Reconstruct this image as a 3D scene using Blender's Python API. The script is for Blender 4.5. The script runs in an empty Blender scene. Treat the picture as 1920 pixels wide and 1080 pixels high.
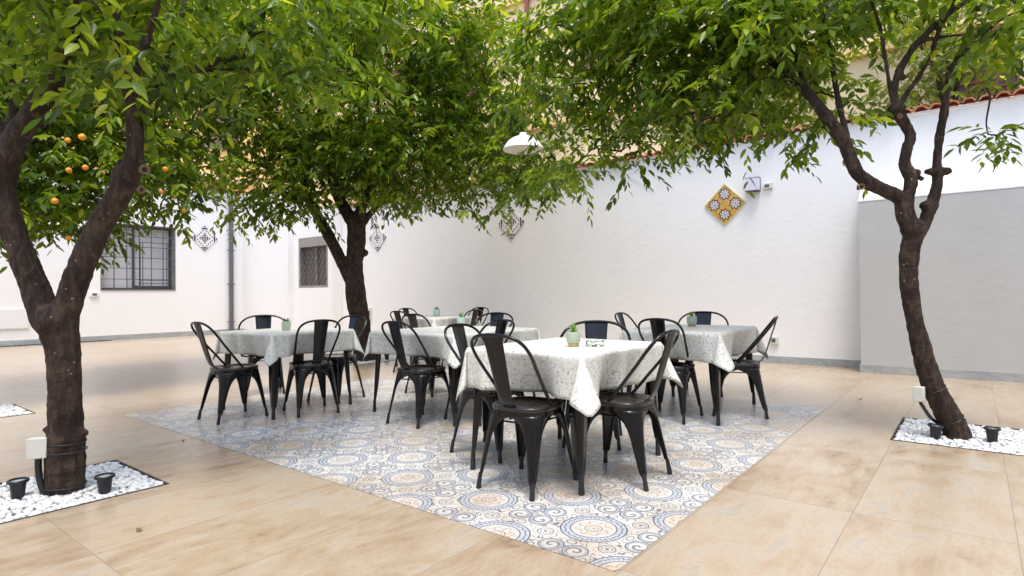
import bpy, bmesh, math, random
import numpy as np
from mathutils import Vector, Matrix
R_ = math.radians
scene = bpy.context.scene
col = scene.collection
PI = math.pi

# ---------------------------------------------------------------- camera
CF, CROLL, CPITCH, CYAW, CH = 1102.76, -0.0097, 0.01186, 0.66855, 1.056
_F = Vector((math.cos(CYAW)*math.cos(CPITCH), math.sin(CYAW)*math.cos(CPITCH), math.sin(CPITCH)))
_R0 = Vector((math.sin(CYAW), -math.cos(CYAW), 0)); _U0 = _R0.cross(_F)
CR = math.cos(CROLL)*_R0 + math.sin(CROLL)*_U0
CU = -math.sin(CROLL)*_R0 + math.cos(CROLL)*_U0
cam = bpy.data.objects.new('camera', bpy.data.cameras.new('camera'))
col.objects.link(cam)
cam.matrix_world = Matrix(((CR.x, CU.x, -_F.x, 0), (CR.y, CU.y, -_F.y, 0), (CR.z, CU.z, -_F.z, CH), (0, 0, 0, 1)))
cam.data.sensor_width = 36; cam.data.lens = CF/1920*36
cam.data.clip_start = 0.05; cam.data.clip_end = 500
scene.camera = cam
def W(px, py, D):
    """a measured sight line and a distance give a place in the courtyard (metres)"""
    return Vector((0, 0, CH)) + D*(_F + CR*((px-960)/CF) + CU*((540-py)/CF))

# ---------------------------------------------------------------- light
SUN_EL, SUN_AZ = 73.0, 226.0      # degrees; azimuth clockwise from +Y
world = bpy.data.worlds.new('World'); scene.world = world; world.use_nodes = True
wn = world.node_tree; wn.nodes.clear()
sky = wn.nodes.new('ShaderNodeTexSky'); sky.sky_type = 'NISHITA'; sky.sun_disc = False
sky.sun_elevation = R_(SUN_EL); sky.sun_rotation = R_(SUN_AZ); sky.air_density = 1.0; sky.dust_density = 2.2
bg = wn.nodes.new('ShaderNodeBackground'); bg.inputs[1].default_value = 0.15
wo = wn.nodes.new('ShaderNodeOutputWorld')
wn.links.new(sky.outputs[0], bg.inputs[0]); wn.links.new(bg.outputs[0], wo.inputs[0])
sl = bpy.data.lights.new('sun', 'SUN'); sl.energy = 1.0; sl.angle = R_(17); sl.color = (1, .965, .91)
sun = bpy.data.objects.new('sun', sl); col.objects.link(sun)
sd = Vector((math.sin(R_(SUN_AZ))*math.cos(R_(SUN_EL)), math.cos(R_(SUN_AZ))*math.cos(R_(SUN_EL)), math.sin(R_(SUN_EL))))
sun.rotation_euler = sd.to_track_quat('Z', 'Y').to_euler()
scene.view_settings.view_transform = 'Standard'; scene.view_settings.look = 'None'
scene.view_settings.gamma = 1; scene.view_settings.exposure = 1.53
scene.render.engine = 'CYCLES'
cy = scene.cycles
cy.use_denoising = True
cy.max_bounces = 8; cy.diffuse_bounces = 5; cy.glossy_bounces = 3; cy.transmission_bounces = 4; cy.transparent_max_bounces = 6
cy.sample_clamp_indirect = 6
cy.caustics_reflective = False; cy.caustics_refractive = False

# ---------------------------------------------------------------- shader helpers
class E:
    """tiny expression builder for shader maths"""
    nt = None
    def __init__(s, sock): s.s = sock
    @staticmethod
    def m(op, *a, clamp=False):
        n = E.nt.nodes.new('ShaderNodeMath'); n.operation = op; n.use_clamp = clamp
        for i, x in enumerate(a):
            if isinstance(x, E): E.nt.links.new(x.s, n.inputs[i])
            else: n.inputs[i].default_value = x
        return E(n.outputs[0])
    def __add__(s, o): return E.m('ADD', s, o)
    __radd__ = __add__
    def __sub__(s, o): return E.m('SUBTRACT', s, o)
    def __rsub__(s, o): return E.m('SUBTRACT', o, s)
    def __mul__(s, o): return E.m('MULTIPLY', s, o)
    __rmul__ = __mul__
    def __truediv__(s, o): return E.m('DIVIDE', s, o)
def eabs(a): return E.m('ABSOLUTE', a)
def efl(a): return E.m('FLOOR', a)
def emax(a, b): return E.m('MAXIMUM', a, b)
def emin(a, b): return E.m('MINIMUM', a, b)
def esin(a): return E.m('SINE', a)
def elen(x, y): return E.m('SQRT', x*x + y*y)
def below(a, t, soft=.002): return E.m('MULTIPLY_ADD', a, -1/soft, t/soft+.5, clamp=True)     # 1 where a < t
def ring(r, r0, w, soft=.0015): return below(eabs(r - r0), w, soft)
def emod2(a): return a - efl(a*.5)*2

class Mat:
    def __init__(s, name):
        s.m = bpy.data.materials.new(name); s.m.use_nodes = True
        s.nt = s.m.node_tree; E.nt = s.nt
        s.b = s.nt.nodes['Principled BSDF']; s.out = s.nt.nodes['Material Output']
    def n(s, t, **kw):
        n = s.nt.nodes.new(t)
        for k, v in kw.items(): setattr(n, k, v)
        return n
    def l(s, a, b): s.nt.links.new(a.s if isinstance(a, E) else a, b)
    def coord(s, kind='Object', scale=(1, 1, 1), rot=(0, 0, 0)):
        tc = s.n('ShaderNodeTexCoord'); mp = s.n('ShaderNodeMapping')
        mp.inputs['Scale'].default_value = scale; mp.inputs['Rotation'].default_value = rot
        s.l(tc.outputs[kind], mp.inputs[0]); return mp.outputs[0]
    def noise(s, vec, scale, detail=4, rough=.55, dist=0):
        n = s.n('ShaderNodeTexNoise'); n.inputs['Scale'].default_value = scale
        n.inputs['Detail'].default_value = detail; n.inputs['Roughness'].default_value = rough
        n.inputs['Distortion'].default_value = dist
        if vec is not None: s.l(vec, n.inputs['Vector'])
        return E(n.outputs[0])
    def ramp(s, fac, stops):
        r = s.n('ShaderNodeValToRGB'); e = r.color_ramp.elements
        while len(e) < len(stops): e.new(.5)
        for i, (p, c) in enumerate(stops):
            e[i].position = p; e[i].color = (*c, 1) if len(c) == 3 else c
        s.l(fac, r.inputs[0]); return r.outputs[0]
    def mix(s, fac, a, b, mode='MIX'):
        n = s.n('ShaderNodeMix', data_type='RGBA', blend_type=mode)
        for v, i in ((fac, 0), (a, 6), (b, 7)):
            if isinstance(v, E): s.l(v, n.inputs[i])
            elif hasattr(v, 'is_linked'): s.l(v, n.inputs[i])
            elif i == 0: n.inputs[0].default_value = v
            else: n.inputs[i].default_value = (*v, 1)
        return n.outputs[2]
    def bump(s, h, strength=.3, dist=.01):
        n = s.n('ShaderNodeBump'); n.inputs['Strength'].default_value = strength; n.inputs['Distance'].default_value = dist
        s.l(h, n.inputs['Height']); s.l(n.outputs[0], s.b.inputs['Normal'])
    def col(s, c):
        if isinstance(c, tuple): s.b.inputs['Base Color'].default_value = (*c, 1)
        else: s.l(c, s.b.inputs['Base Color'])
    def set(s, **kw):
        for k, v in kw.items():
            i = s.b.inputs[k.replace('_', ' ')]
            if isinstance(v, E) or hasattr(v, 'is_linked'): s.l(v, i)
            else: i.default_value = v
        return s

def simple(name, c, rough=.5, metal=0., vary=.12, scale=8., bump=0., coat=0.):
    m = Mat(name); v = m.coord()
    f = m.noise(v, scale, 5)
    m.col(m.mix(f, tuple(x*(1-vary) for x in c), tuple(min(1, x*(1+vary)) for x in c)))
    m.set(Metallic=metal, Roughness=m.noise(v, scale*2, 3)*.25 + (rough-.12), Coat_Weight=coat, Coat_Roughness=.15)
    if bump: m.bump(m.noise(v, scale*5, 4), bump, .004)
    return m.m

def plaster(name, c, warm, stain=.07):
    m = Mat(name); v = m.coord()
    a = m.noise(v, .35, 2, .5); b = m.noise(v, 2.3, 6, .6)
    base = m.mix(E.m('MULTIPLY_ADD', a, 1.5, -.25, clamp=True), c, warm)
    base = m.mix(E.m('MULTIPLY_ADD', b, 2.5, -1.1, clamp=True)*stain*4, base, tuple(x*.80 for x in c))
    vs = m.coord(scale=(1.5, 1.5, .12)); st = m.noise(vs, 2.2, 5)
    base = m.mix(E.m('MULTIPLY_ADD', st, 4, -2.3, clamp=True)*stain, base, (.35, .32, .27))
    m.col(base); m.set(Roughness=.82, Specular_IOR_Level=.25)
    m.bump(m.noise(v, 9, 6, .65) + m.noise(v, 90, 3)*.25, .5, .008)
    return m.m
M = {}
M['white_wall'] = plaster('white_plaster', (.83, .825, .805), (.83, .81, .775), .035)
M['grey_wall'] = plaster('grey_plaster', (.45, .46, .455), (.50, .49, .455), .06)
M['peach_wall'] = plaster('peach_sunlit_plaster', (.82, .62, .36), (.82, .66, .44), .14)  # peach plaster, yellowed so the colour itself looks sunlit
M['cream_glow_wall'] = plaster('cream_glow_plaster', (.84, .58, .27), (.82, .52, .22), .12)  # cream pushed to orange, warm sun glow put into the colour
M['terrace'] = simple('terrace_concrete', (.45, .42, .38), .85)

def mk_marble():
    m = Mat('grey_marble'); v = m.coord(scale=(1, 1, 2))
    a = m.noise(v, 2.6, 8, .65, 1.5)
    vein = E.m('MULTIPLY_ADD', eabs(a-.5), -22, 1.0, clamp=True)
    base = m.ramp(m.noise(v, 1.1, 4), [(.3, (.30, .32, .32)), (.7, (.46, .46, .44))])
    m.col(m.mix(vein*.5, base, (.20, .22, .23))); m.set(Roughness=.35); return m.m
M['marble'] = mk_marble()

def mk_clay():
    m = Mat('clay_tile'); v = m.coord()
    m.col(m.ramp(m.noise(v, 2.4, 5, .7), [(.25, (.30, .10, .05)), (.5, (.52, .19, .09)), (.75, (.60, .33, .20))]))
    m.set(Roughness=.85); m.bump(m.noise(v, 30, 4), .4, .006); return m.m
M['clay'] = mk_clay()

SX0, SY0, SLX, SLY = .84, .48, 1.19, .60           # paving module
def mk_floor():
    m = Mat('travertine_paving'); tc = m.n('ShaderNodeTexCoord'); sp = m.n('ShaderNodeSeparateXYZ')
    m.l(tc.outputs['Object'], sp.inputs[0]); x, y = E(sp.outputs[0]), E(sp.outputs[1])
    u = (x - SX0)/SLX; v = (y - SY0)/SLY
    iu, iv = efl(u), efl(v); fu, fv = u-iu, v-iv
    dx = emin(fu, 1-fu)*SLX; dy = emin(fv, 1-fv)*SLY
    joint = emax(below(dx, .0022, .0016), below(dy, .0022, .0016))
    wn_ = m.n('ShaderNodeTexWhiteNoise', noise_dimensions='2D'); cb = m.n('ShaderNodeCombineXYZ')
    m.l(iu, cb.inputs[0]); m.l(iv, cb.inputs[1]); m.l(cb.outputs[0], wn_.inputs[0])
    rnd = E(wn_.outputs[0])
    c2 = m.n('ShaderNodeCombineXYZ'); m.l(x*.62 + rnd*13, c2.inputs[0]); m.l(y + rnd*7, c2.inputs[1]); m.l(rnd*31, c2.inputs[2])
    n1 = m.noise(c2.outputs[0], 4.2, 12, .70, .7)
    c3 = m.n('ShaderNodeCombineXYZ'); m.l(x*.30 + rnd*3, c3.inputs[0]); m.l(y*1.3 + rnd*9, c3.inputs[1])
    n2 = m.noise(c3.outputs[0], 9.5, 12, .74, .3)
    big = m.noise(tc.outputs['Object'], .55, 3)
    fine = m.noise(tc.outputs['Object'], 60, 4, .7)
    f = E.m('MULTIPLY_ADD', n1*.6 + n2*.4 + (rnd-.5)*.07, 3.9, -1.43, clamp=True)
    base = m.ramp(f, [(0, (.20, .135, .08)), (.22, (.315, .225, .138)), (.5, (.375, .295, .195)), (.75, (.415, .355, .262)), (1, (.35, .33, .28))])
    warm = m.mix(E.m('MULTIPLY_ADD', big + rnd*.35, 1.8, -.8, clamp=True)*.4, base, (.37, .265, .165))
    vein = E.m('MULTIPLY_ADD', eabs(n2-.52), -60, 1.0, clamp=True)*E.m('MULTIPLY_ADD', n1, 4, -2.0, clamp=True)
    warm = m.mix(vein*.7, warm, (.17, .10, .06))
    gr = m.noise(tc.outputs['Object'], 150, 3, .7)
    warm = m.mix(E.m('MULTIPLY_ADD', fine, 5, -2.7, clamp=True)*.55, warm, (.22, .15, .09))
    warm = m.mix(E.m('MULTIPLY_ADD', gr, 5, -2.6, clamp=True)*.35, warm, (.50, .44, .34))
    m.col(m.mix(joint*.85, warm, (.24, .19, .14)))
    m.set(Roughness=n1*.25 + fine*.12 + joint*.3 + .14, Specular_IOR_Level=.6, Coat_Weight=.45, Coat_Roughness=.24, Coat_IOR=1.5)
    m.bump(fine*.25 + n1*.4 - joint*1.2, .25, .003)
    return m.m
M['floor'] = mk_floor()

PAT, PX0, PY0 = .31, 2.31, 1.37
def mk_pattern():
    m = Mat('patterned_tile'); tc = m.n('ShaderNodeTexCoord'); sp = m.n('ShaderNodeSeparateXYZ')
    m.l(tc.outputs['Object'], sp.inputs[0]); x, y = E(sp.outputs[0]), E(sp.outputs[1])
    u = (x-PX0)/PAT + .5; v = (y-PY0)/PAT + .5
    iu, iv = efl(u), efl(v)
    qx = (u-iu-.5)*PAT; qy = (v-iv-.5)*PAT
    par = emod2(iu+iv+200)
    r = elen(qx, qy); a = E.m('ARCTAN2', qy, qx)
    S = .0022
    # medallion
    band = below(eabs(r-.126), .018, S)
    tick = below(eabs(esin(a*20)), .28, .3)*band
    scal = ring(r + esin(a*20)*.003, .128, .003, S)
    L = emax(emax(ring(r, .148, .0034, S), ring(r, .104, .0030, S)), tick*.75)
    L = emax(L, scal*.9)
    L = emax(L, ring(r, .038, .0024, S)); L = emax(L, ring(r + esin(a*8)*.011, .070, .0022, S)*.8)
    L = emax(L, ring(r, .0235, .002, S)*.7)
    L = emax(L, below(r, .005, S))
    orange = emax(below(eabs(r-.062), .013, .004)*below(eabs(esin(a*4)), .32, .2), below(eabs(r-.014), .008, .004)*below(eabs(esin(a*3)), .6, .3))
    Bf = band*.75
    # quatrefoil of scrolls
    ax, ay = eabs(qx)-.060, eabs(qy)-.060
    r2 = elen(ax, ay); a2 = E.m('ARCTAN2', ay, ax)
    L2 = emax(ring(r2, .054, .0032, S), ring(r2, .044, .0018, S)*.8)
    spir = below(esin(a2*1.0 + r2*170), -.45, .5)*below(r2, .040, S)
    L2 = emax(L2, spir*.8)
    d4 = elen(qx, qy); L2 = emax(L2, ring(d4, .022, .002, S)); L2 = emax(L2, below(d4, .006, S))
    e1 = emax(eabs(qx), eabs(qy)); e2 = emin(eabs(qx), eabs(qy))
    r3 = elen(e1-.128, e2*.6); L2 = emax(L2, ring(r3, .014, .002, S)); L2 = emax(L2, ring(elen(e1-.128, e2*.45), .024, .0014, S)*.7)
    B2 = below(eabs(r2-.049), .006, S)*.9
    # corner roundels
    cx, cyy = eabs(qx)-.155, eabs(qy)-.155
    rc = elen(cx, cyy); ac = E.m('ARCTAN2', cyy, cx)
    Lc = emax(ring(rc, .036, .0024, S), ring(rc + esin(ac*8)*.004, .022, .002, S)); Lc = emax(Lc, below(rc, .008, S))
    Lc = emax(Lc, ring(rc + esin(ac*4+PI/2)*.008, .050, .0016, S)*.6)
    inv = 1-par
    Lt = emax(L*inv, L2*par); Bt = emax(Bf*inv, B2*par)
    Lt = emax(Lt, Lc)
    # vine filler
    nz = m.noise(tc.outputs['Object'], 17, 2, .4, .8)
    free = below(band+below(r, .15, S)*inv+below(r2, .057, S)*par+below(rc, .055, S), .5, .2)
    Lt = emax(Lt, below(eabs(nz-.5), .022, .012)*free*.9)
    wear = m.noise(tc.outputs['Object'], 1.4, 5, .6); fine = m.noise(tc.outputs['Object'], 70, 4, .7)
    keep = E.m('MULTIPLY_ADD', wear + fine*.5, 2.4, -.62, clamp=True)
    bgc = m.ramp(wear, [(.38, (.44, .36, .26)), (.58, (.60, .59, .54))])
    c = m.mix(Bt*keep*.7, bgc, (.38, .44, .52))
    c = m.mix(orange*inv*keep*.9, c, (.60, .34, .16))
    c = m.mix(Lt*keep*.92, c, m.ramp(m.noise(tc.outputs['Object'], 3.1, 3), [(.35, (.025, .05, .11)), (.65, (.06, .075, .10))]))
    c = m.mix(E.m('MULTIPLY_ADD', fine, 5, -3.0, clamp=True)*.4, c, (.40, .33, .26))
    ju = E.m('FRACT', (x-SX0)/SLX); jv = E.m('FRACT', (y-SY0)/SLY)
    jd = emin(emin(ju, 1-ju)*SLX, emin(jv, 1-jv)*SLY); jn = below(jd, .0015, .0015)
    m.col(m.mix(jn*.7, c, (.27, .24, .21)))
    m.set(Roughness=wear*.2 + fine*.15 + .20, Specular_IOR_Level=.5, Coat_Weight=.15, Coat_Roughness=.25)
    m.bump(fine*.3 - jn, .2, .003)
    return m.m
M['pattern'] = mk_pattern()

def mk_bark():
    m = Mat('bark'); v = m.coord(scale=(1, 1, .35)); vo = m.coord()
    a = m.noise(v, 26, 8, .65, .6); b = m.noise(vo, 3.5, 4)
    base = m.ramp(E.m('MULTIPLY_ADD', a*.75+b*.25, 2.4, -.7, clamp=True), [(.1, (.010, .006, .004)), (.45, (.034, .020, .013)), (.9, (.095, .062, .041))])
    grey = m.noise(vo, 1.8, 5, .6)
    base = m.mix(E.m('MULTIPLY_ADD', grey, 4, -2.1, clamp=True)*.35, base, (.075, .062, .053))
    vr = m.n('ShaderNodeTexVoronoi'); vr.inputs['Scale'].default_value = 30; vr.inputs['Randomness'].default_value = 1
    m.l(vo, vr.inputs['Vector']); ch = m.noise(vo, 5, 2)
    spot = below(E(vr.outputs['Distance']), .17, .08)*E.m('MULTIPLY_ADD', ch, 9, -5.2, clamp=True)
    m.col(m.mix(spot*.9, base, (.50, .42, .27)))
    m.set(Roughness=.8, Specular_IOR_Level=.3)
    wv = m.noise(m.coord(scale=(1, 1, 2.2)), 11, 5, .6, 1.0)
    m.bump(a*.7 + wv*.8 + m.noise(vo, 95, 4)*.3, .8, .014)
    return m.m
M['bark'] = mk_bark()
M['cut_wood'] = simple('cut_wood', (.17, .105, .06), .85, 0, .4, 30, .3)
M['cut_dark'] = simple('cut_hollow', (.05, .03, .02), .9, 0, .4, 30, .3)

def mk_leaf(name, dark, mid, young, trans=.38):
    m = Mat(name); at = m.n('ShaderNodeAttribute', attribute_name='leafrand'); r = E(at.outputs['Fac'])
    c = m.ramp(r, [(0, dark), (.45, mid), (.8, tuple((a+b)/2 for a, b in zip(mid, young))), (1, young)])
    m.col(c); m.set(Roughness=.34, Specular_IOR_Level=.5)
    tr = m.n('ShaderNodeBsdfTranslucent')
    m.l(m.mix(1.0, c, (1.5, 1.35, .55), 'MULTIPLY'), tr.inputs[0])
    mx = m.n('ShaderNodeMixShader'); mx.inputs[0].default_value = trans
    m.l(m.b.outputs[0], mx.inputs[1]); m.l(tr.outputs[0], mx.inputs[2]); m.l(mx.outputs[0], m.out.inputs[0])
    return m.m
M['leaf'] = mk_leaf('green_leaf', (.032, .072, .008), (.125, .22, .013), (.36, .44, .028), .55)
M['leaf_sun'] = mk_leaf('sunlit_leaf', (.10, .15, .02), (.19, .24, .035), (.34, .34, .06))  # paler copy of the leaf colours, sunlight painted in

def mk_cloth():
    m = Mat('floral_cloth'); tc = m.n('ShaderNodeTexCoord'); uv = tc.outputs['UV']
    n0 = m.noise(uv, 5, 3)
    out = None
    for sc, th, w, off in ((42, .25, .95, 0), (74, .26, .8, 3.7), (27, .13, .8, 9.1)):
        mp = m.n('ShaderNodeMapping'); mp.inputs['Location'].default_value = (off, off*.7, 0); mp.inputs['Rotation'].default_value = (0, 0, off)
        m.l(uv, mp.inputs[0])
        dn = m.n('ShaderNodeTexNoise'); dn.inputs['Scale'].default_value = 45; m.l(mp.outputs[0], dn.inputs['Vector'])
        va = m.n('ShaderNodeMix', data_type='RGBA', blend_type='LINEAR_LIGHT'); va.inputs[0].default_value = .012
        m.l(mp.outputs[0], va.inputs[6]); m.l(dn.outputs['Color'], va.inputs[7])
        vr = m.n('ShaderNodeTexVoronoi'); vr.inputs['Scale'].default_value = sc; m.l(va.outputs[2], vr.inputs['Vector'])
        d = below(E(vr.outputs['Distance']), th, .10)*w
        out = d if out is None else emax(out, d)
    stems = below(eabs(m.noise(uv, 17, 3, .5, 1.5)-.5), .012, .012)*.6
    out = emax(out, stems)
    c = m.mix(out*.9, (.68, .675, .60), m.ramp(n0, [(.4, (.22, .24, .20)), (.6, (.34, .36, .27))]))
    m.col(c); m.set(Roughness=.42, Specular_IOR_Level=.45, Sheen_Weight=.1)
    wv = m.noise(uv, 6, 4, .5)
    m.bump(wv + m.noise(uv, 260, 2)*.05, .25, .02)
    return m.m
M['cloth'] = mk_cloth()

def mk_black():
    m = Mat('black_enamel'); v = m.coord()
    n = m.noise(v, 14, 5, .6); f = m.noise(v, 120, 3)
    m.col(m.mix(E.m('MULTIPLY_ADD', n, 3, -1.4, clamp=True)*.7, (.006, .0056, .0056), (.016, .012, .011)))
    m.set(Roughness=n*.16+.02+f*.04, Specular_IOR_Level=.36, Coat_Weight=.0, Coat_Roughness=.1)
    m.bump(n*.5+f*.08, .12, .004); return m.m
M['black'] = mk_black()
M['black_seat'] = simple('worn_black_seat', (.013, .011, .009), .27, 0, .5, 9, .05, .3)
M['worn_metal'] = simple('worn_metal', (.14, .125, .11), .33, .6, .3, 20, .1)
M['grey_iron'] = simple('grey_iron', (.085, .09, .10), .5, .2, .15, 20)
M['pipe'] = simple('pipe_paint', (.11, .11, .12), .5, .1, .12, 8)
M['plastic_black'] = simple('black_plastic', (.014, .015, .017), .45, 0, .2, 20)
M['box_plastic'] = simple('box_plastic', (.60, .61, .53), .45, 0, .06, 12)
M['white_plastic'] = simple('white_plastic', (.78, .78, .76), .4, 0, .04, 12)
M['lilac_metal'] = simple('lamp_lilac', (.62, .62, .74), .4, 0, .05, 12)
M['lamp_glass'] = simple('lamp_lens', (.5, .52, .55), .15, 0, .1, 30, 0, .6)
M['brown_iron'] = simple('edging_iron', (.075, .055, .042), .6, .3, .3, 20)
M['stone'] = simple('white_pebble', (.66, .66, .63), .6, 0, .12, 11, .2)
M['soil'] = simple('soil', (.045, .035, .028), .95, 0, .4, 40, .5)
M['sage'] = simple('sage_ceramic', (.40, .47, .34), .35, 0, .05, 20, 0, .3)
M['mint'] = simple('mint_ceramic', (.42, .56, .47), .35, 0, .05, 20, 0, .3)
M['gold'] = simple('gold_base', (.55, .38, .12), .3, .8, .15, 30)
M['succulent'] = mk_leaf('succulent', (.10, .22, .03), (.20, .40, .05), (.35, .55, .10), .25)
M['succulent_dark'] = mk_leaf('dark_succulent', (.03, .07, .02), (.06, .13, .035), (.12, .20, .06), .15)
M['orange'] = simple('orange_peel', (.78, .30, .02), .45, 0, .15, 60, .25)
M['shade_white'] = simple('white_enamel', (.82, .80, .76), .35, 0, .04, 10, 0, .3)
M['curtain'] = simple('pale_curtain', (.62, .61, .62), .8, 0, .06, 3)
M['stained'] = simple('stained_render', (.27, .25, .22), .9, 0, .45, 2.6, .4)
M['rust_glass'] = simple('brown_shutter', (.17, .13, .105), .5, 0, .3, 3, .1)
M['brown_louvre'] = simple('red_brown_paint', (.26, .085, .055), .6, 0, .2, 8)
M['leather_dark'] = simple('dark_gap', (.02, .03, .03), .8)
def mk_glass():
    m = Mat('clear_glass'); m.col((.93, .96, .95)); m.set(Roughness=.03, Transmission_Weight=1.0, IOR=1.47)
    n = m.noise(m.coord(), 40, 3); m.bump(n, .05, .001); return m.m
M['glass'] = mk_glass()
def mk_tile(kind):
    m = Mat('painted_tile_'+kind); tc = m.n('ShaderNodeTexCoord'); sp = m.n('ShaderNodeSeparateXYZ')
    m.l(tc.outputs['UV'], sp.inputs[0]); x, y = E(sp.outputs[0]), E(sp.outputs[1])    # -1..1 over the panel
    if kind == 'yellow':
        qx, qy = eabs(x)-.5, eabs(y)-.5
        r = elen(qx, qy); a = E.m('ARCTAN2', qy, qx)
        star = r + esin(a*8)*.05
        c = m.mix(below(m.noise(tc.outputs['UV'], 9, 4, .6), 1.0, .1), (.62, .36, .04), (.62, .36, .04))
        vn = m.noise(tc.outputs['UV'], 7, 3, .6, 1.2); c = m.mix(below(eabs(vn-.5), .035, .03)*.8, c, (.34, .13, .02))
        c = m.mix(below(eabs(star-.34), .05, .03), c, (.06, .025, .02))
        c = m.mix(below(star, .27, .03), c, (.60, .56, .55))
        c = m.mix(below(esin(a*8+PI), -.35, .3)*below(eabs(r-.20), .08, .04), c, (.20, .14, .13))
        c = m.mix(below(r, .07, .03), c, (.20, .20, .06))
        ro = elen(x, y); c = m.mix(ring(ro, .17, .02, .02)*.7, c, (.45, .18, .03))
        e = emax(eabs(x), eabs(y)); c = m.mix(ring(e, .93, .015, .02)*.7, c, (.16, .12, .02)); c = m.mix(below(e*-1, -.96, .01), c, (.72, .55, .12))
    else:
        ink = {'blue': (.014, .010, .045), 'sky': (.05, .13, .42), 'plain': (.09, .06, .07)}[kind]
        r = elen(x, y); a = E.m('ARCTAN2', y, x)
        e = emax(eabs(x), eabs(y)); f = eabs(x)+eabs(y)
        c = (.74, .72, .70)
        centre = below(e + esin(a*4+PI/2)*.05, .40, .03)
        pat = below(esin(r*26 + eabs(esin(a*2))*4), .45, .3)
        c = m.mix(centre*pat, c, ink)
        corner = below(f*-1, -1.42, .03); cp = below(eabs(f-1.70)*-1, -.05, .03)
        c = m.mix(corner*cp, c, ink)
        dots = below(elen(E.m('FRACT', x*3.5)-.5, E.m('FRACT', y*3.5)-.5), .30, .06)*below(eabs(e-.72), .16, .03)*(1-corner)
        c = m.mix(dots*.85, c, tuple(v*1.2 for v in ink))
    m.col(c); m.set(Roughness=.25, Coat_Weight=.3); return m.m
for k in ('yellow', 'blue', 'sky', 'plain'): M['tile_'+k] = mk_tile(k)

# ---------------------------------------------------------------- mesh helpers
def link(o, parent=None):
    col.objects.link(o)
    if parent is not None: o.parent = parent
    return o
class MB:
    def __init__(s): s.v = []; s.f = []; s.mi = []; s.uv = None
    def add(s, vs, fs, mi=0):
        b = len(s.v); s.v += [tuple(v) for v in vs]; s.f += [tuple(i+b for i in f) for f in fs]; s.mi += [mi]*len(fs); return s
    def box(s, a, b, mi=0):
        x0, y0, z0 = (min(a[i], b[i]) for i in range(3)); x1, y1, z1 = (max(a[i], b[i]) for i in range(3))
        vs = [(x0,y0,z0),(x1,y0,z0),(x1,y1,z0),(x0,y1,z0),(x0,y0,z1),(x1,y0,z1),(x1,y1,z1),(x0,y1,z1)]
        return s.add(vs, [(3,2,1,0),(4,5,6,7),(0,1,5,4),(1,2,6,5),(2,3,7,6),(3,0,4,7)], mi)
    def cbox(s, c, size, rot=None, mi=0):
        c = Vector(c); h = [v/2 for v in size]; m = rot or Matrix.Identity(3)
        vs = [c + m @ Vector((x*h[0], y*h[1], z*h[2])) for z in (-1, 1) for x, y in ((-1,-1),(1,-1),(1,1),(-1,1))]
        return s.add(vs, [(3,2,1,0),(4,5,6,7),(0,1,5,4),(1,2,6,5),(2,3,7,6),(3,0,4,7)], mi)
    def tube(s, pts, rad, n=8, caps=True, mi=0, flat=None):
        pts = [Vector(p) for p in pts]; k = len(pts)
        if not hasattr(rad, '__len__'): rad = [rad]*k
        t0 = (pts[1]-pts[0]).normalized(); up = Vector((0, 0, 1)) if abs(t0.z) < .9 else Vector((1, 0, 0))
        nrm = t0.cross(up).normalized(); rings = []
        for i, p in enumerate(pts):
            t = (pts[min(i+1, k-1)]-pts[max(i-1, 0)]).normalized()
            nrm = (nrm - t*nrm.dot(t)).normalized(); b = t.cross(nrm)
            rings.append([p + (nrm*math.cos(2*PI*j/n) + b*math.sin(2*PI*j/n))*rad[i] for j in range(n)])
        vs = [v for r in rings for v in r]; fs = []
        for i in range(k-1):
            for j in range(n):
                a, b2 = i*n+j, i*n+(j+1) % n; fs.append((a, b2, b2+n, a+n))
        if caps: fs.append(tuple(reversed(range(n)))); fs.append(tuple(range((k-1)*n, k*n)))
        return s.add(vs, fs, mi)
    def lathe(s, prof, n=24, c=(0, 0, 0), mi=0, close=False):
        vs = [(c[0]+r*math.cos(2*PI*j/n), c[1]+r*math.sin(2*PI*j/n), c[2]+z) for r, z in prof for j in range(n)]; fs = []
        for i in range(len(prof)-1):
            for j in range(n):
                a, b = i*n+j, i*n+(j+1) % n; fs.append((a, b, b+n, a+n))
        if close: fs.append(tuple(reversed(range(n)))); fs.append(tuple(range((len(prof)-1)*n, len(prof)*n)))
        return s.add(vs, fs, mi)
    def build(s, name, mats, parent=None, smooth=True, bevel=0, solid=0, loc=None, rot=None, angle=40):
        me = bpy.data.meshes.new(name); me.from_pydata(s.v, [], s.f); me.update()
        for m in (mats if isinstance(mats, (list, tuple)) else [mats]): me.materials.append(m)
        me.polygons.foreach_set('material_index', s.mi)
        if s.uv is not None:
            ul = me.uv_layers.new(name='UVMap'); li = np.zeros(len(me.loops), dtype=np.int32); me.loops.foreach_get('vertex_index', li)
            ul.data.foreach_set('uv', np.array(s.uv, dtype=np.float32)[li].ravel())
        if smooth:
            me.polygons.foreach_set('use_smooth', [True]*len(me.polygons))
            me.set_sharp_from_angle(angle=R_(angle))
        o = bpy.data.objects.new(name, me); link(o, parent)
        if solid:
            md = o.modifiers.new('solid', 'SOLIDIFY'); md.thickness = solid; md.offset = 0
        if bevel:
            md = o.modifiers.new('bevel', 'BEVEL'); md.width = bevel; md.segments = 2; md.limit_method = 'ANGLE'; md.angle_limit = R_(35)
        if loc is not None: o.location = loc
        if rot is not None: o.rotation_euler = rot
        return o
def tag(o, label=None, cat=None, group=None, kind=None):
    if label: o['label'] = label
    if cat: o['category'] = cat
    if group: o['group'] = group
    if kind: o['kind'] = kind
    return o
def empty(name, loc, rz=0):
    o = bpy.data.objects.new(name, None); link(o); o.location = loc; o.rotation_euler = (0, 0, rz); o.empty_display_size = .1
    return o
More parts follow.
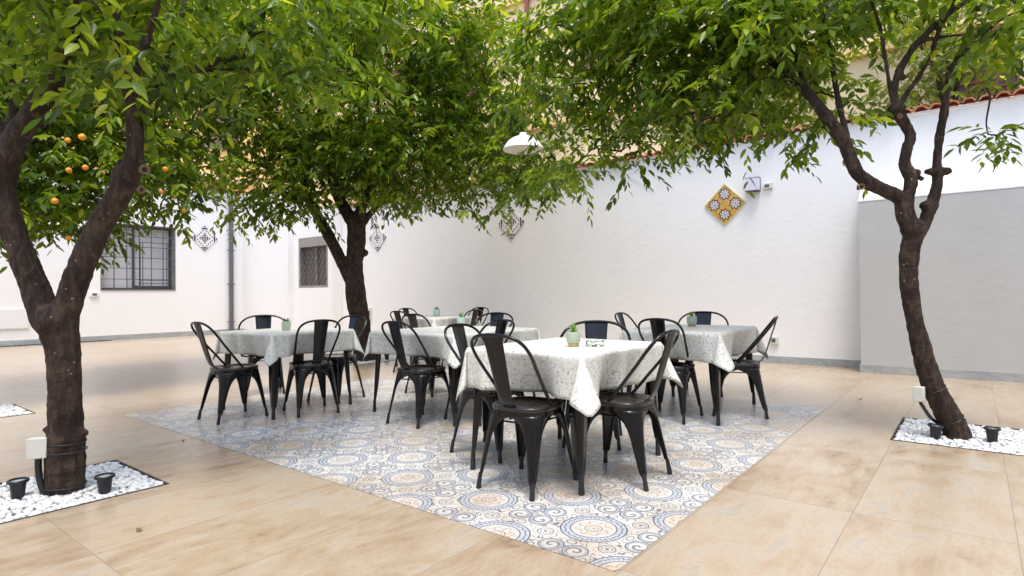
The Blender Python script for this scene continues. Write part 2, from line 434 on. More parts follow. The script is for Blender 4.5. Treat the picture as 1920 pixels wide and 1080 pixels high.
def copy_tree(o, parent=None):
    c = o.copy(); link(c, parent)
    for ch in list(o.children):
        copy_tree(ch, c)
    return c
def catmull(P, sub=6):
    P = [tuple(p) for p in P]; Q = [P[0]]+P+[P[-1]]; out = []
    for i in range(1, len(Q)-2):
        for k in range(sub):
            t = k/sub
            out.append(tuple(.5*((2*b)+(-a+c)*t+(2*a-5*b+4*c-d)*t*t+(-a+3*b-3*c+d)*t**3) for a, b, c, d in zip(Q[i-1], Q[i], Q[i+1], Q[i+2])))
    out.append(P[-1]); return out

# ---------------------------------------------------------------- ground
BEDS = {'left': (.49, 1.42, 3.62, 4.43), 'right': (4.95, 5.88, -.33, .50), 'centre': (5.62, 6.55, 7.52, 8.35), 'far': (.62, 1.55, 6.88, 7.70)}
RUG = (2.0, 5.95, 1.09, 6.09)
def ground():
    xs = sorted({-6., 9.8} | {v for b in BEDS.values() for v in b[:2]} | set(RUG[:2]))
    ys = sorted({-6., 17.8} | {v for b in BEDS.values() for v in b[2:]} | set(RUG[2:]))
    mb = MB()
    for i in range(len(xs)-1):
        for j in range(len(ys)-1):
            cx, cy_ = (xs[i]+xs[i+1])/2, (ys[j]+ys[j+1])/2
            if any(b[0] < cx < b[1] and b[2] < cy_ < b[3] for b in list(BEDS.values())+[RUG]): continue
            mb.add([(xs[i], ys[j], 0), (xs[i+1], ys[j], 0), (xs[i+1], ys[j+1], 0), (xs[i], ys[j+1], 0)], [(0, 1, 2, 3)])
    tag(mb.build('paving', M['floor'], smooth=False), 'beige travertine paving slabs of the courtyard', 'paving', kind='structure')
    mb = MB(); a, b, c, d = RUG
    mb.add([(a, c, .0015), (b, c, .0015), (b, d, .0015), (a, d, .0015)], [(0, 1, 2, 3)])
    tag(mb.build('patterned_floor', M['pattern'], smooth=False), 'blue and white patterned tile area under the dining tables', 'tiled floor', kind='structure')
    mb = MB(); S = 400
    mb.add([(-S, -S, -.13), (S, -S, -.13), (S, S, -.13), (-S, S, -.13)], [(0, 1, 2, 3)])
    tag(mb.build('ground', M['soil'], smooth=False), 'bare ground under and around the courtyard', 'ground', kind='structure')
ground()

rng = random.Random(5)
def ico(sub=1):
    bm = bmesh.new(); bmesh.ops.create_icosphere(bm, subdivisions=sub, radius=1)
    v = np.array([tuple(x.co) for x in bm.verts]); f = np.array([[x.index for x in y.verts] for y in bm.faces]); bm.free(); return v, f
ICO1, ICO2 = ico(1), ico(2)
def np_mesh(name, V, F, mat, parent=None, attr=None, smooth=True):
    me = bpy.data.meshes.new(name); nv, nf, k = len(V), len(F), F.shape[1]
    me.vertices.add(nv); me.vertices.foreach_set('co', V.astype(np.float32).ravel())
    me.loops.add(nf*k); me.loops.foreach_set('vertex_index', F.astype(np.int32).ravel())
    me.polygons.add(nf); me.polygons.foreach_set('loop_start', np.arange(nf, dtype=np.int32)*k)
    me.polygons.foreach_set('loop_total', np.full(nf, k, dtype=np.int32))
    me.update(calc_edges=True)
    if smooth: me.polygons.foreach_set('use_smooth', np.ones(nf, dtype=bool))
    if attr is not None:
        a = me.attributes.new('leafrand', 'FLOAT', 'POINT'); a.data.foreach_set('value', attr.astype(np.float32))
    me.materials.append(mat)
    o = bpy.data.objects.new(name, me); link(o, parent); return o
def pebbles(key, label, spacing, avoid=None):
    x0, x1, y0, y1 = BEDS[key]; rs = np.random.RandomState(hash(key) % 1000 if False else len(key)*7)
    P = []
    for layer, zb in ((0, -.035), (1, -.008)):
        x = x0+.018
        while x < x1-.014:
            y = y0+.018
            while y < y1-.014:
                P.append((x+rs.uniform(-.008, .008), y+rs.uniform(-.008, .008), zb+rs.uniform(-.006, .010))); y += spacing*rs.uniform(.75, 1.1)
            x += spacing*.86
    P = np.array(P); n = len(P); V, F = ICO1
    sc = np.stack([rs.uniform(.55, .95, n), rs.uniform(.45, .75, n), rs.uniform(.32, .52, n)], 1)*spacing*rs.uniform(.6, 1.15, (n, 1))
    P[:, 0] = np.clip(P[:, 0], x0+.012+sc[:, 0]*.8, x1-.012-sc[:, 0]*.8); P[:, 1] = np.clip(P[:, 1], y0+.012+sc[:, 0]*.8, y1-.012-sc[:, 0]*.8)
    A = rs.uniform(0, 2*PI, n); T = rs.uniform(-.5, .5, n)
    jit = 1+rs.uniform(-.13, .13, (n, len(V), 1)); Q = V[None]*jit*sc[:, None, :]
    ct, st = np.cos(T)[:, None], np.sin(T)[:, None]; y = Q[..., 1]*ct-Q[..., 2]*st; z = Q[..., 1]*st+Q[..., 2]*ct; x = Q[..., 0]
    ca, sa = np.cos(A)[:, None], np.sin(A)[:, None]
    Q = np.stack([x*ca-y*sa, x*sa+y*ca, z], -1)+P[:, None, :]
    FF = (F[None]+(np.arange(n)*len(V))[:, None, None]).reshape(-1, 3)
    tag(np_mesh('pebbles', Q.reshape(-1, 3), FF, M['stone']), label, 'pebbles', kind='stuff')
    mb = MB(); t = .010
    for a, b, c, d in ((x0, x1, y0, y0+t), (x0, x1, y1-t, y1), (x0, x0+t, y0+t, y1-t), (x1-t, x1, y0+t, y1-t)):
        mb.box((a, c, -.10), (b, d, .004))
    mb.box((x0+t, y0+t, -.105), (x1-t, y1-t, -.07), 1)
    return mb
EDGE_LABEL = {'left': 'iron edged planting pit around the forked trunk beside the junction box', 'right': 'iron edged planting pit around the curved trunk in front of the grey wall',
              'centre': 'iron edged planting pit around the trunk standing behind the tables', 'far': 'iron edged planting pit of white pebbles beyond the forked trunk'}
PEB_LABEL = {'left': 'white pebbles around the forked trunk with the junction box', 'right': 'white pebbles around the curved trunk in front of the grey wall',
             'centre': 'white pebbles around the trunk standing behind the tables', 'far': 'white pebbles in the pit beyond the forked trunk'}
for k, sp_ in (('left', .034), ('right', .034), ('centre', .045), ('far', .045)):
    mb = pebbles(k, PEB_LABEL[k], sp_)
    tag(mb.build('planting_pit', [M['brown_iron'], M['soil']], smooth=False), EDGE_LABEL[k], 'planting pit', 'iron edged planting pits in the paving')

# ---------------------------------------------------------------- walls and buildings
WX, PXW, LY = 9.35, 8.87, 17.3      # long wall, thicker low wall, far wall
def skirting(mb_pts, parent):
    mb = MB()
    for a, b in mb_pts: mb.box(a, b)
    return mb.build('skirting', M['marble'], parent, smooth=False, bevel=.003)
def tiles_along_y(x, y0, y1, z, parent, pitch=.165, back=.9, rise=.16, seed=1):
    rs = random.Random(seed); mb = MB(); y = y0
    while y < y1:
        r = .066+rs.uniform(-.004, .004); x_ = x+rs.uniform(-.015, .015); zz = z+rs.uniform(-.006, .006); n = 8
        for row in range(3):
            xa = x_+row*back/3; xb = xa+back/3+.05; za = zz+row*rise/3+.012*row; zb = za+rise/3
            outer = []
            for (xx, z0, rr) in ((xa, za, r), (xb, zb, r*.86)):
                for R2 in (rr, rr-.014):
                    outer.append([(xx, y+R2*math.cos(PI*j/n), z0+R2*.8*math.sin(PI*j/n)) for j in range(n+1)])
            A, B, C_, D_ = outer; vs = A+B+C_+D_; k = n+1; fs = []
            for j in range(n):
                fs += [(j, j+1, 2*k+j+1, 2*k+j), (k+j+1, k+j, 3*k+j, 3*k+j+1), (j+1, j, k+j, k+j+1)]
            mb.add(vs, fs)
        # pan tile between
        yc = y+pitch/2; mb.add([(x_+.05, yc-.06, z+.0), (x_+.05, yc, z-.03), (x_+.05, yc+.06, z), (x_+back, yc-.06, z+rise), (x_+back, yc, z+rise-.03), (x_+back, yc+.06, z+rise)], [(0, 1, 4, 3), (1, 2, 5, 4)])
        y += pitch
    return mb.build('roof_tiles', M['clay'], parent)

lw = empty('courtyard_wall', (WX, 6, 0)); tag(lw, 'long white plastered wall with clay tile coping behind the tables', 'wall')
ofs = Vector((-WX, -6, 0))
def off(mb, o):
    mb.v = [tuple(Vector(v)+o) for v in mb.v]; return mb
mb = MB(); mb.box((WX, -6, -.1), (WX+.35, 13.05, 3.36)); off(mb, ofs).build('wall_face', M['white_wall'], lw, smooth=False)
mb = MB(); mb.box((WX-.015, 1.215, -.05), (WX-.001, 13.05, .105)); off(mb, ofs).build('skirting', M['marble'], lw, smooth=False)
mb = MB(); mb.box((WX-.03, -6, 3.36), (WX+.36, 13.05, 3.40)); off(mb, ofs).build('eave_board', M['white_wall'], lw, smooth=False)
tl = tiles_along_y(WX-.10, -5.9, 13.0, 3.405, lw); tl.location = ofs

# thick low wall with sloped cap (grey face)
gw = empty('grey_wall', (PXW, -2, 0)); tag(gw, 'low thick grey painted wall with sloped white cap beside the curved trunk', 'wall')
o2 = Vector((-PXW, 2, 0))
mb = MB(); mb.box((PXW, -6, -.1), (WX-.004, 1.20, 2.23)); off(mb, o2).build('wall_face', M['grey_wall'], gw, smooth=False)
mb = MB(); a, b = PXW-.004, WX-.004
mb.add([(a, -6, 2.232), (a, 1.203, 2.232), (b, 1.203, 2.232), (b, -6, 2.232), (b, -6, 2.58), (b, 1.203, 2.58), (a, -6, 2.25), (a, 1.203, 2.25)],
       [(0, 1, 2, 3), (6, 4, 5, 7), (0, 6, 7, 1), (1, 7, 5, 2), (0, 3, 4, 6)])
off(mb, o2).build('sloped_cap', M['white_wall'], gw, smooth=False)
mb = MB(); mb.box((PXW-.015, -6, -.05), (PXW-.001, 1.215, .105)); mb.box((PXW-.001, 1.201, -.05), (WX-.016, 1.215, .105)); off(mb, o2).build('skirting', M['marble'], gw, smooth=False)

# far corner: window bay and pier
bay = empty('window_bay', (9.05, 14, 0)); tag(bay, 'white wall bay holding the lattice window at the far corner', 'wall')
ob = Vector((-9.05, -14, 0)); w0, w1, z0, z1 = 13.25, 14.62, 1.30, 2.66
mb = MB()
mb.box((9.05, 13.055, -.1), (9.45, w0, 3.42)); mb.box((9.05, w1, -.1), (9.45, 14.85, 3.42)); mb.box((9.05, w0, -.1), (9.45, w1, z0)); mb.box((9.05, w0, z1), (9.45, w1, 3.42))
off(mb, ob).build('wall_face', M['white_wall'], bay, smooth=False)
mb = MB(); mb.box((9.035, 13.055, -.05), (9.049, 14.85, .105)); off(mb, ob).build('skirting', M['marble'], bay, smooth=False)
mb = MB(); mb.box((8.88, 14.852, -.1), (9.45, 17.29, 4.2)); mb2 = mb
pier = empty('corner_pier', (8.88, 16, 0)); tag(pier, 'plain white pier between the grey drainpipe and the lattice window', 'wall')
mb.v = [tuple(Vector(v)+Vector((-8.88, -16, 0))) for v in mb.v]; mb.build('wall_face', M['white_wall'], pier, smooth=False)
mb = MB(); mb.box((-.015, -1.15, -.05), (-.001, 1.28, .105)); mb.build('skirting', M['marble'], pier, smooth=False)
lwn = empty('lattice_window', (9.05, (w0+w1)/2, z0)); tag(lwn, 'brown shuttered window with a diamond iron lattice behind the trunk', 'window')
ww, wh = w1-w0, z1-z0
mb = MB(); mb.box((.16, -ww/2+.002, .002), (.18, ww/2-.002, wh-.002)); mb.build('shutter', M['rust_glass'], lwn, smooth=False)
mb = MB()
for s_ in (-1, 1): mb.box((.002, s_*(ww/2-.004), .002), (.155, s_*(ww/2-.07), wh-.002))
mb.box((.004, -ww/2+.075, .002), (.155, ww/2-.075, .06)); mb.box((.004, -ww/2+.075, wh-.25), (.155, ww/2-.075, wh-.004)); mb.box((.10, -.035, .065), (.15, .035, wh-.255))
mb.build('window_frame', M['stained'], lwn, smooth=False)
mb = MB(); st = .19
for i in range(-12, 13):
    for sg in (1, -1):
        # clip the diagonal to the opening
        pts = []
        for t in np.linspace(0, wh, 60):
            y = i*st + sg*t*.75
            if -ww/2+.01 < y < ww/2-.01: pts.append((.02+.008*sg, y, t))
        if len(pts) > 2: mb.tube([pts[0], pts[-1]], .008, 5)
mb.build('lattice', M['grey_iron'], lwn)

# left (far) wall with grille window
fw = empty('far_wall', (2, LY, 0)); tag(fw, 'bright white far wall with the barred window and drainpipe', 'wall')
of = Vector((-2, -LY, 0)); a0, a1, b0, b1 = 5.19, 6.97, 1.26, 3.0
mb = MB()
mb.box((-6, LY, -.1), (a0, LY+.4, 4.15)); mb.box((a1, LY, -.1), (9.4, LY+.4, 4.15)); mb.box((a0, LY, -.1), (a1, LY+.4, b0)); mb.box((a0, LY, b1), (a1, LY+.4, 4.15))
off(mb, of).build('wall_face', M['white_wall'], fw, smooth=False)
mb = MB(); mb.box((-6, LY-.015, -.05), (8.86, LY-.001, .13)); off(mb, of).build('skirting', M['marble'], fw, smooth=False)
tmp = tiles_along_y(0, 0, 15.2, 0, fw, seed=4); tmp.rotation_euler = (0, 0, PI/2); tmp.location = (7.3, -.12, 4.2)
gwn = empty('barred_window', ((a0+a1)/2, LY, b0)); tag(gwn, 'wide window behind a dark grey square iron grille', 'window')
ww, wh = a1-a0, b1-b0
mb = MB()
mb.box((-ww/2+.001, .002, .001), (-ww/2+.02, .33, wh)); mb.box((ww/2-.02, .002, .001), (ww/2-.001, .33, wh)); mb.box((-ww/2+.02, .03, wh-.02), (ww/2-.02, .33, wh-.001)); mb.box((-ww/2+.02, -.012, .001), (ww/2-.02, .33, .03))
mb.build('reveal', M['stained'], gwn, smooth=False)
mb = MB()
for x in (-ww/2+.045, -.06, ww/2-.045): mb.box((x-.025, .25, .03), (x+.025, .29, wh-.02))
mb.box((-ww/2+.07, .252, .03), (-.085, .288, .08)); mb.box((-.035, .252, .03), (ww/2-.07, .288, .14)); mb.box((-ww/2+.07, .252, wh-.07), (ww/2-.07, .288, wh-.02))
mb.build('window_frame', M['grey_iron'], gwn, smooth=False)
mb = MB(); mb.box((-ww/2+.02, .295, .03), (ww/2-.02, .305, wh-.02)); mb.build('pane', M['curtain'], gwn, smooth=False)
mb = MB()
nb = 7
for i in range(nb):
    x = -ww/2+.02+(ww-.04)*i/(nb-1); mb.tube([(x, .03, .01), (x, .03, wh-.01)], .012, 6)
for i in range(7):
    z = .02+(wh-.04)*i/6; mb.tube([(-ww/2+.01, .015, z), (ww/2-.01, .015, z)], .011, 6)
for x in (.03, .09, .68, .72): mb.tube([(x, .05, .12), (x, .05, wh*.74)], .011, 6)
for z in (.12, .20, .28, wh*.74): mb.tube([(.03, .05, z), (.72, .05, z)], .011, 6)
mb.build('grille', M['grey_iron'], gwn)

dp = empty('drainpipe', (8.47, LY-.075, 0)); tag(dp, 'dark grey vertical drainpipe on the far white wall', 'drainpipe')
mb = MB(); mb.tube([(0, 0, .02), (0, 0, 4.1)], .062, 14); mb.build('pipe', M['pipe'], dp)
for z in (.35, 1.45, 2.45, 3.5):
    mb = MB(); mb.tube([(0, 0, z-.02), (0, 0, z+.02)], .07, 14); mb.box((-.11, .0, z-.014), (.11, .02, z+.014)); mb.box((-.012, .03, z-.012), (.012, .074, z+.012)); mb.build('bracket', M['pipe'], dp)

def diamond(name, label, kind, loc, half, axis, grp='painted tile panels on the walls'):
    """panel on its corner; axis 'x' hangs on a wall facing -x, 'y' on a wall facing -y"""
    mb = MB(); s = half*.7071; t = .018
    q = [(-s, -s), (s, -s), (s, s), (-s, s)]; c45 = .70711
    def P(a, b, d):
        u, v = a*c45-b*c45, a*c45+b*c45
        return (d, -u, v) if axis == 'x' else (u, d, v)
    mb.v = [P(a, b, -t) for a, b in q]+[P(a, b, 0) for a, b in q]; mb.f = [(0, 1, 2, 3), (0, 4, 5, 1), (1, 5, 6, 2), (2, 6, 7, 3), (3, 7, 4, 0)]; mb.mi = [0]*5
    mb.uv = [(a/s, b/s) for a, b in q]*2
    tag(mb.build(name, M['tile_'+kind], loc=loc, smooth=False), label, 'tile panel', grp)
diamond('tile_panel', 'yellow and white painted tile diamond beside the wall lamp', 'yellow', (WX-.002, 3.09, 2.45), .325, 'x')
diamond('tile_panel', 'dark blue and white tile diamond between the barred window and the drainpipe', 'blue', (7.74, LY-.002, 2.76), .36, 'y')
diamond('tile_panel', 'sky blue tile diamond half hidden by leaves left of the barred window', 'sky', (3.87, LY-.002, 2.76), .36, 'y')
diamond('tile_panel', 'greyish tile diamond whose lower corner shows beside the middle trunk', 'plain', (WX-.002, 11.6, 2.50), .325, 'x')
diamond('tile_panel', 'greyish tile diamond half hidden behind low leaves above the rear tables', 'plain', (WX-.002, 7.38, 2.52), .325, 'x')

wl = empty('wall_lamp', (WX, 2.65, 2.70)); tag(wl, 'small lilac box lamp fixed to the long white wall', 'wall lamp')
mb = MB(); mb.box((-.115, -.095, -.095), (-.012, .095, .095)); mb.build('lamp_body', M['lilac_metal'], wl, bevel=.006)
mb = MB(); mb.box((-.012, -.10, -.105), (-.001, .10, .105)); mb.box((-.116, -.101, .0955), (-.012, .101, .102)); mb.box((-.116, -.101, -.102), (-.012, .101, -.0955)); mb.build('lamp_frame', M['grey_iron'], wl, smooth=False)
def plate(label, loc, axis, w=.13, h=.085):
    e = empty('socket_plate', loc); tag(e, label, 'wall socket', 'wall sockets')
    mb = MB(); m2 = MB()
    if axis == 'x':
        mb.box((-.035, -w/2, -h/2), (-.001, w/2, h/2)); m2.box((-.038, -w/4+.012, -h/4), (-.0355, w/4+.012, h/4))
    else:
        mb.box((-w/2, -.035, -h/2), (w/2, -.001, h/2)); m2.box((-w/4+.01, -.038, -h/4), (w/4+.01, -.0355, h/4))
    mb.build('faceplate', M['box_plastic'] if axis == 'x' else M['white_plastic'], e, bevel=.004); m2.build('socket', M['grey_iron'], e, smooth=False)
plate('small cream socket plate beside the lilac wall lamp', (WX, 2.44, 2.66), 'x')
plate('low white socket plate above the skirting of the long wall', (WX, 2.38, .34), 'x', .11, .11)
plate('small white socket plate under the barred window', (5.05, LY, 1.17), 'y', .19, .11)
plate('low socket plate near the foot of the long wall behind the middle trunk', (WX, 11.9, .62), 'x', .12, .3)
ap = MB(); ap.box((-.42, -.02, -.24), (.42, -.001, .24)); ap.box((-.40, -.026, -.22), (.40, -.0205, .22))
tag(ap.build('access_panel', M['white_plastic'], loc=(3.35, LY, .62), bevel=.004), 'flush white access panel low on the far wall', 'access panel')
dg = MB(); dg.box((-5.9, LY-.13, .001), (5.4, LY-.02, .012))
for i in range(120): dg.box((-5.9+i*.094, LY-.135, .012), (-5.88+i*.094, LY-.02, .016))
tag(dg.build('drain_grate', M['leather_dark'], smooth=False), 'narrow dark drain grate along the foot of the far wall', 'drain')
cb = MB(); cb.tube(catmull([(WX-.015, 5.15, 3.35), (WX-.015, 4.85, 3.16), (WX-.015, 4.32, 2.86), (WX-.012, 4.30, 2.80)], 4), .004, 5)
cb.v = [(min(v[0], WX-.004), v[1], v[2]) for v in cb.v]
tag(cb.build('cable', M['box_plastic']), 'thin pale cable running down the long white wall', 'cable')

# upper buildings
ub = empty('upper_building', (13, 8, 0)); tag(ub, 'tall peach plastered building rising behind the tiled wall', 'building')
ou = Vector((-13, -8, 0))
def ubp(name, mb, mat, **k): return off(mb, ou).build(name, mat, ub, smooth=False, **k)
mb = MB(); mb.box((13, -8, 0), (17, 20.99, 15)); ubp('wall_face', mb, M['peach_wall'])
mb = MB(); mb.box((WX+.36, -6, 3.25), (12.99, 16.9, 3.45)); mb.box((12.9, -6, 3.455), (12.985, 16.9, 3.75)); ubp('terrace', mb, M['terrace'])
mb = MB(); mb.box((12.86, -8, 5.55), (12.995, 17, 5.72)); mb.box((12.90, -8, 9.2), (12.995, 17, 9.35)); ubp('cornice', mb, M['cream_glow_wall'])
mb = MB(); mb.box((12.9, 9.55, 3.7), (12.96, 9.67, 14)); ubp('drainpipe', mb, M['brown_louvre'])
for y0, z0_, w_, h_ in ((4.0, 4.0, 1.2, 1.5), (6.6, 6.6, 1.3, 2.0), (1.2, 6.6, 1.3, 2.0), (11.5, 6.6, 1.3, 2.0), (-.6, 4.0, 1.1, 1.3), (8.2, 10.2, 1.3, 2.0), (14.2, 6.6, 1.3, 2.0)):
    mb = MB(); mb.box((12.955, y0, z0_), (12.999, y0+w_, z0_+h_)); wf = ubp('window', mb, M['rust_glass'])
    mb = MB(); n = 9
    for i in range(n): mb.box((12.92, y0+w_*i/(n-1)-.015, z0_), (12.95, y0+w_*i/(n-1)+.015, z0_+h_))
    for i in range(11): mb.box((12.915, y0-.03, z0_+h_*i/10-.012), (12.948, y0+w_+.03, z0_+h_*i/10+.012))
    mb = off(mb, ou); mb.build('grille', M['brown_louvre'], wf, smooth=False)
lb = empty('rear_building', (2, 21, 0)); tag(lb, 'cream rendered building behind the far wall, warm sun glow in its colour', 'building')
mb = MB(); mb.box((-10, 0, 0), (15, 4, 13)); mb.build('wall_face', M['cream_glow_wall'], lb, smooth=False)
mb = MB(); mb.box((-10, -.12, 5.2), (10.8, -.001, 5.4)); mb.build('cornice', M['peach_wall'], lb, smooth=False)
mb = MB(); mb.box((-8, -3.2, 3.7), (10.8, -.125, 4.0)); mb.build('terrace', M['terrace'], lb, smooth=False)
for x in (-1.5, 1.5, 4.5, 7.4):
    mb = MB(); mb.box((x, -.03, 6.4), (x+1.2, -.001, 8.6)); wf = mb.build('window', M['rust_glass'], lb, smooth=False)
    mb = MB(); mb.box((x-.1, -.07, 6.3), (x+1.3, -.031, 6.395)); mb.build('sill', M['stained'], wf, smooth=False)
# unseen blocks added behind the camera to bounce light into the courtyard
sb = MB(); sb.box((-12, -10, -.1), (22, -6.01, 5.5)); tag(sb.build('bounce_block', M['white_wall'], smooth=False), 'long unseen white block added behind the viewer to bounce light', 'building')
wb = MB(); wb.box((-10, -6, -.1), (-6.01, 17.2, 4.5)); tag(wb.build('bounce_block', M['white_wall'], smooth=False), 'low unseen white block added beside the courtyard to bounce light', 'building')

# ---------------------------------------------------------------- chairs
SE = 3.0
def sring(hx, hy, n=40, e=SE):
    out = []
    for i in range(n):
        a = 2*PI*i/n; c, s = math.cos(a), math.sin(a)
        out.append((hx*abs(c)**(2/e)*(1 if c >= 0 else -1), hy*abs(s)**(2/e)*(1 if s >= 0 else -1)))
    return out
def loft(mb, prof, hx, hy, n=40, cx=0, mi=0, cap=False):
    vs = []; fs = []
    for sc, z in prof: vs += [(cx+x*sc, y*sc, z) for x, y in sring(hx, hy, n)]
    for i in range(len(prof)-1):
        for j in range(n):
            a, b = i*n+j, i*n+(j+1) % n; fs.append((a, b, b+n, a+n))
    if cap: fs.append(tuple(range((len(prof)-1)*n, len(prof)*n)))
    mb.add(vs, fs, mi)
def leg_mesh(top, foot, sx, sy, H, wz, footr=.0135, rtop=.08, z0=.055):
    """folded sheet leg wrapping one corner: wz = [(z, flange width)]"""
    mb = MB(); rows = []; N = 7
    for z, w in wz:
        t = z/H; cx = foot[0]+(top[0]-foot[0])*t; cy_ = foot[1]+(top[1]-foot[1])*t
        rho = min(w*.86, .012+(rtop-.012)*t**1.6)
        sec = [(-w, 0)]
        for j in range(N):
            a = PI/2*(1-j/(N-1)); k = 1.0
            if j == N//2 and .09 < z < .72*H: k = .86
            sec.append((-rho+rho*math.cos(a)*k, -rho+rho*math.sin(a)*k))
        sec.append((0, -w))
        rows.append([(cx+sx*p, cy_+sy*q, z) for p, q in sec])
    m_ = len(rows[0]); vs = [v for r in rows for v in r]; fs = []
    for i in range(len(rows)-1):
        for j in range(m_-1):
            a = i*m_+j; f = (a, a+1, a+m_+1, a+m_); fs.append(f if sx*sy > 0 else f[::-1])
    mb.add(vs, fs)
    return mb
def chair(kind):
    root = empty('metal_chair' if kind == 'side' else 'metal_armchair', (0, 0, 0))
    HX = .178
    mb = MB(); loft(mb, [(.02, .4425), (.35, .4425), (.62, .444), (.80, .4475), (.91, .4525), (.965, .4535), (1.0, .449), (1.005, .438), (.99, .430)], HX, HX, 48); mb.f.append(tuple(reversed(range(48)))); mb.mi.append(0)
    mb.build('seat', M['black_seat'], root, angle=60)
    mb = MB(); loft(mb, [(.955, .431), (.985, .429), (.99, .402), (.965, .400)], HX, HX, 48); mb.build('apron', M['black'], root, solid=.003, angle=50)
    wz = [(.050, .016), (.070, .020), (.085, .030), (.12, .035), (.20, .046), (.27, .056), (.31, .066), (.34, .080), (.362, .098), (.378, .120), (.390, .143), (.398, .162), (.412, .168)]
    for sx in (1, -1):
        for sy in (1, -1):
            foot = (.205, sy*.197) if sx > 0 else (-.232, sy*.185)
            top = (sx*.166, sy*.166)
            mb = leg_mesh(top, foot, sx, sy, .412, wz)
            lg = mb.build('leg', M['black'], root, solid=.0032, angle=50)
            fx, fy = foot; c = (-sx*.008, -sy*.008)
            t2 = .085/.412
            m2 = MB(); m2.tube([(fx+c[0], fy+c[1], .0), (fx+c[0], fy+c[1], .006), (fx+(top[0]-fx)*t2+c[0], fy+(top[1]-fy)*t2+c[1], .085)], [.0135, .0145, .0105], 10)
            m2.build('foot', M['plastic_black'], lg)
    mb = MB()
    for s_ in (1, -1):
        mb.tube([(-.150, s_*.145, .374), (.150, s_*.145, .374)], .005, 6); mb.tube([(s_*.145, -.15, .366), (s_*.145, .15, .366)], .005, 6)
    mb.build('stretcher', M['black'], root)
    if kind == 'side':
        half = [(.012, .158, .440), (-.03, .161, .485), (-.10, .170, .570), (-.17, .180, .655), (-.228, .187, .730), (-.268, .178, .783), (-.293, .150, .818), (-.309, .105, .838), (-.316, .05, .846), (-.318, 0, .848)]
        tw, bw = .063, .043
    else:
        half = [(.13, .225, .42), (.135, .240, .52), (.10, .255, .610), (.0, .262, .665), (-.10, .258, .705), (-.18, .248, .745), (-.235, .222, .785), (-.272, .17, .820), (-.290, .10, .840), (-.296, 0, .846)]
        tw, bw = .088, .062
    mir = [(x, -y, z) for x, y, z in half[-2::-1]]
    P = catmull(half+mir, 5)
    mb = MB(); mb.tube(P, .0095 if kind == 'side' else .0105, 10)
    if kind == 'side':
        for s_ in (1, -1): mb.cbox((.012, s_*.166, .425), (.026, .010, .035))
    else:
        for s_ in (1, -1): mb.tube([(.13, s_*.225, .43), (.12, s_*.175, .415)], .0095, 8)
    mb.build('back_frame', M['black'], root)
    dx = .0 if kind == 'side' else .022
    cur = [(-.3185+dx, .848), (-.309+dx, .82), (-.290+dx*.8, .76), (-.268+dx*.6, .69), (-.247+dx*.4, .62), (-.228, .56), (-.212, .515), (-.198, .485), (-.183, .466), (-.160, .455)]
    C2 = catmull([(x, 0, z) for x, z in cur], 3); n = len(C2); mb = MB(); vs = []; fs = []; K = 8
    for i, (x, _, z) in enumerate(C2):
        t = min(1, (z-.455)/.39); w = bw+(tw-bw)*t
        for j in range(K+1):
            s_ = -1+2*j/K; lip = .006 if abs(s_) == 1 else 0
            vs.append((x+.006*(1-s_*s_)*-1+lip*0-.0*t, w*s_, z))
    for i in range(n-1):
        for j in range(K):
            a = i*(K+1)+j; fs.append((a, a+1, a+K+2, a+K+1))
    mb.add(vs, fs)
    bs = mb.build('back_splat', M['black'], root, solid=.003, angle=50)
    def on(z, y):
        for (x1, _, za), (x2, _, zb) in zip(C2, C2[1:]):
            if zb <= z <= za:
                t = (za-z)/(za-zb); w = bw+(tw-bw)*min(1, (z-.455)/.39); return (x1+(x2-x1)*t-.006*(1-(y/w)**2), y, z)
        return (C2[0][0], y, z)
    mb = MB(); wv = .026 if kind == 'side' else .034; z_a, z_b = (.79, .52) if kind == 'side' else (.785, .60)
    path = []
    for z in np.linspace(z_b, z_a, 9): path.append((z, -wv*(.75+.25*(z-z_b)/(z_a-z_b))))
    path += [(z_a+.004, -wv*.5), (z_a+.004, wv*.5)]
    for z in np.linspace(z_a, z_b, 9): path.append((z, wv*(.75+.25*(z-z_b)/(z_a-z_b))))
    path += [(z_b-.003, 0), path[0]]
    mb.tube([on(z, y) for z, y in path], .0030, 6)
    mb.build('embossing', M['black'], bs)
    return root
side0 = chair('side'); arm0 = chair('arm')
used = {'side': False, 'arm': False}
def place(kind, x, y, deg, label, grp):
    src = side0 if kind == 'side' else arm0
    o = src if not used[kind] else copy_tree(src)
    used[kind] = True
    o.location = (x, y, .0018); o.rotation_euler = (0, 0, R_(deg))
    tag(o, label, 'chair' if kind == 'side' else 'armchair', grp); return o
gN, gL, gM, gF, gR = 'chairs around the nearest table', 'chairs around the table beside the forked trunk', 'chairs around the middle table', 'chairs around the rearmost table', 'chairs around the table next to the long wall'
place('side', 2.645, 1.985, 2, 'nearest black metal chair, seen from behind in front of the closest tablecloth', gN)
place('side', 3.08, 1.635, 93, 'black metal chair with half turned back, beside the biggest hanging cloth corner', gN)
place('side', 3.04, 2.57, -88, 'black metal chair half hidden by the far end of the nearest tablecloth', gN)
place('arm', 3.66, 2.16, 205, 'wide backed black armchair facing the viewer behind the nearest table', gN)
place('side', 2.55, 5.14, 0, 'black metal chair side on at the table end nearest the forked trunk', gL)
place('side', 3.11, 4.83, 74, 'black metal chair seen from behind in front of the table beside the forked trunk', gL)
place('side', 3.62, 5.17, 196, 'black metal chair turned sideways in front of the foot of the middle trunk', gL)
place('arm', 3.42, 6.21, 243, 'black armchair facing the viewer beyond the table beside the forked trunk', gL)
place('side', 3.42, 3.68, 2, 'black metal chair seen from behind at the near end of the middle table', gM)
place('side', 3.76, 3.36, 84, 'black metal chair tucked into the middle table just above the nearest chair', gM)
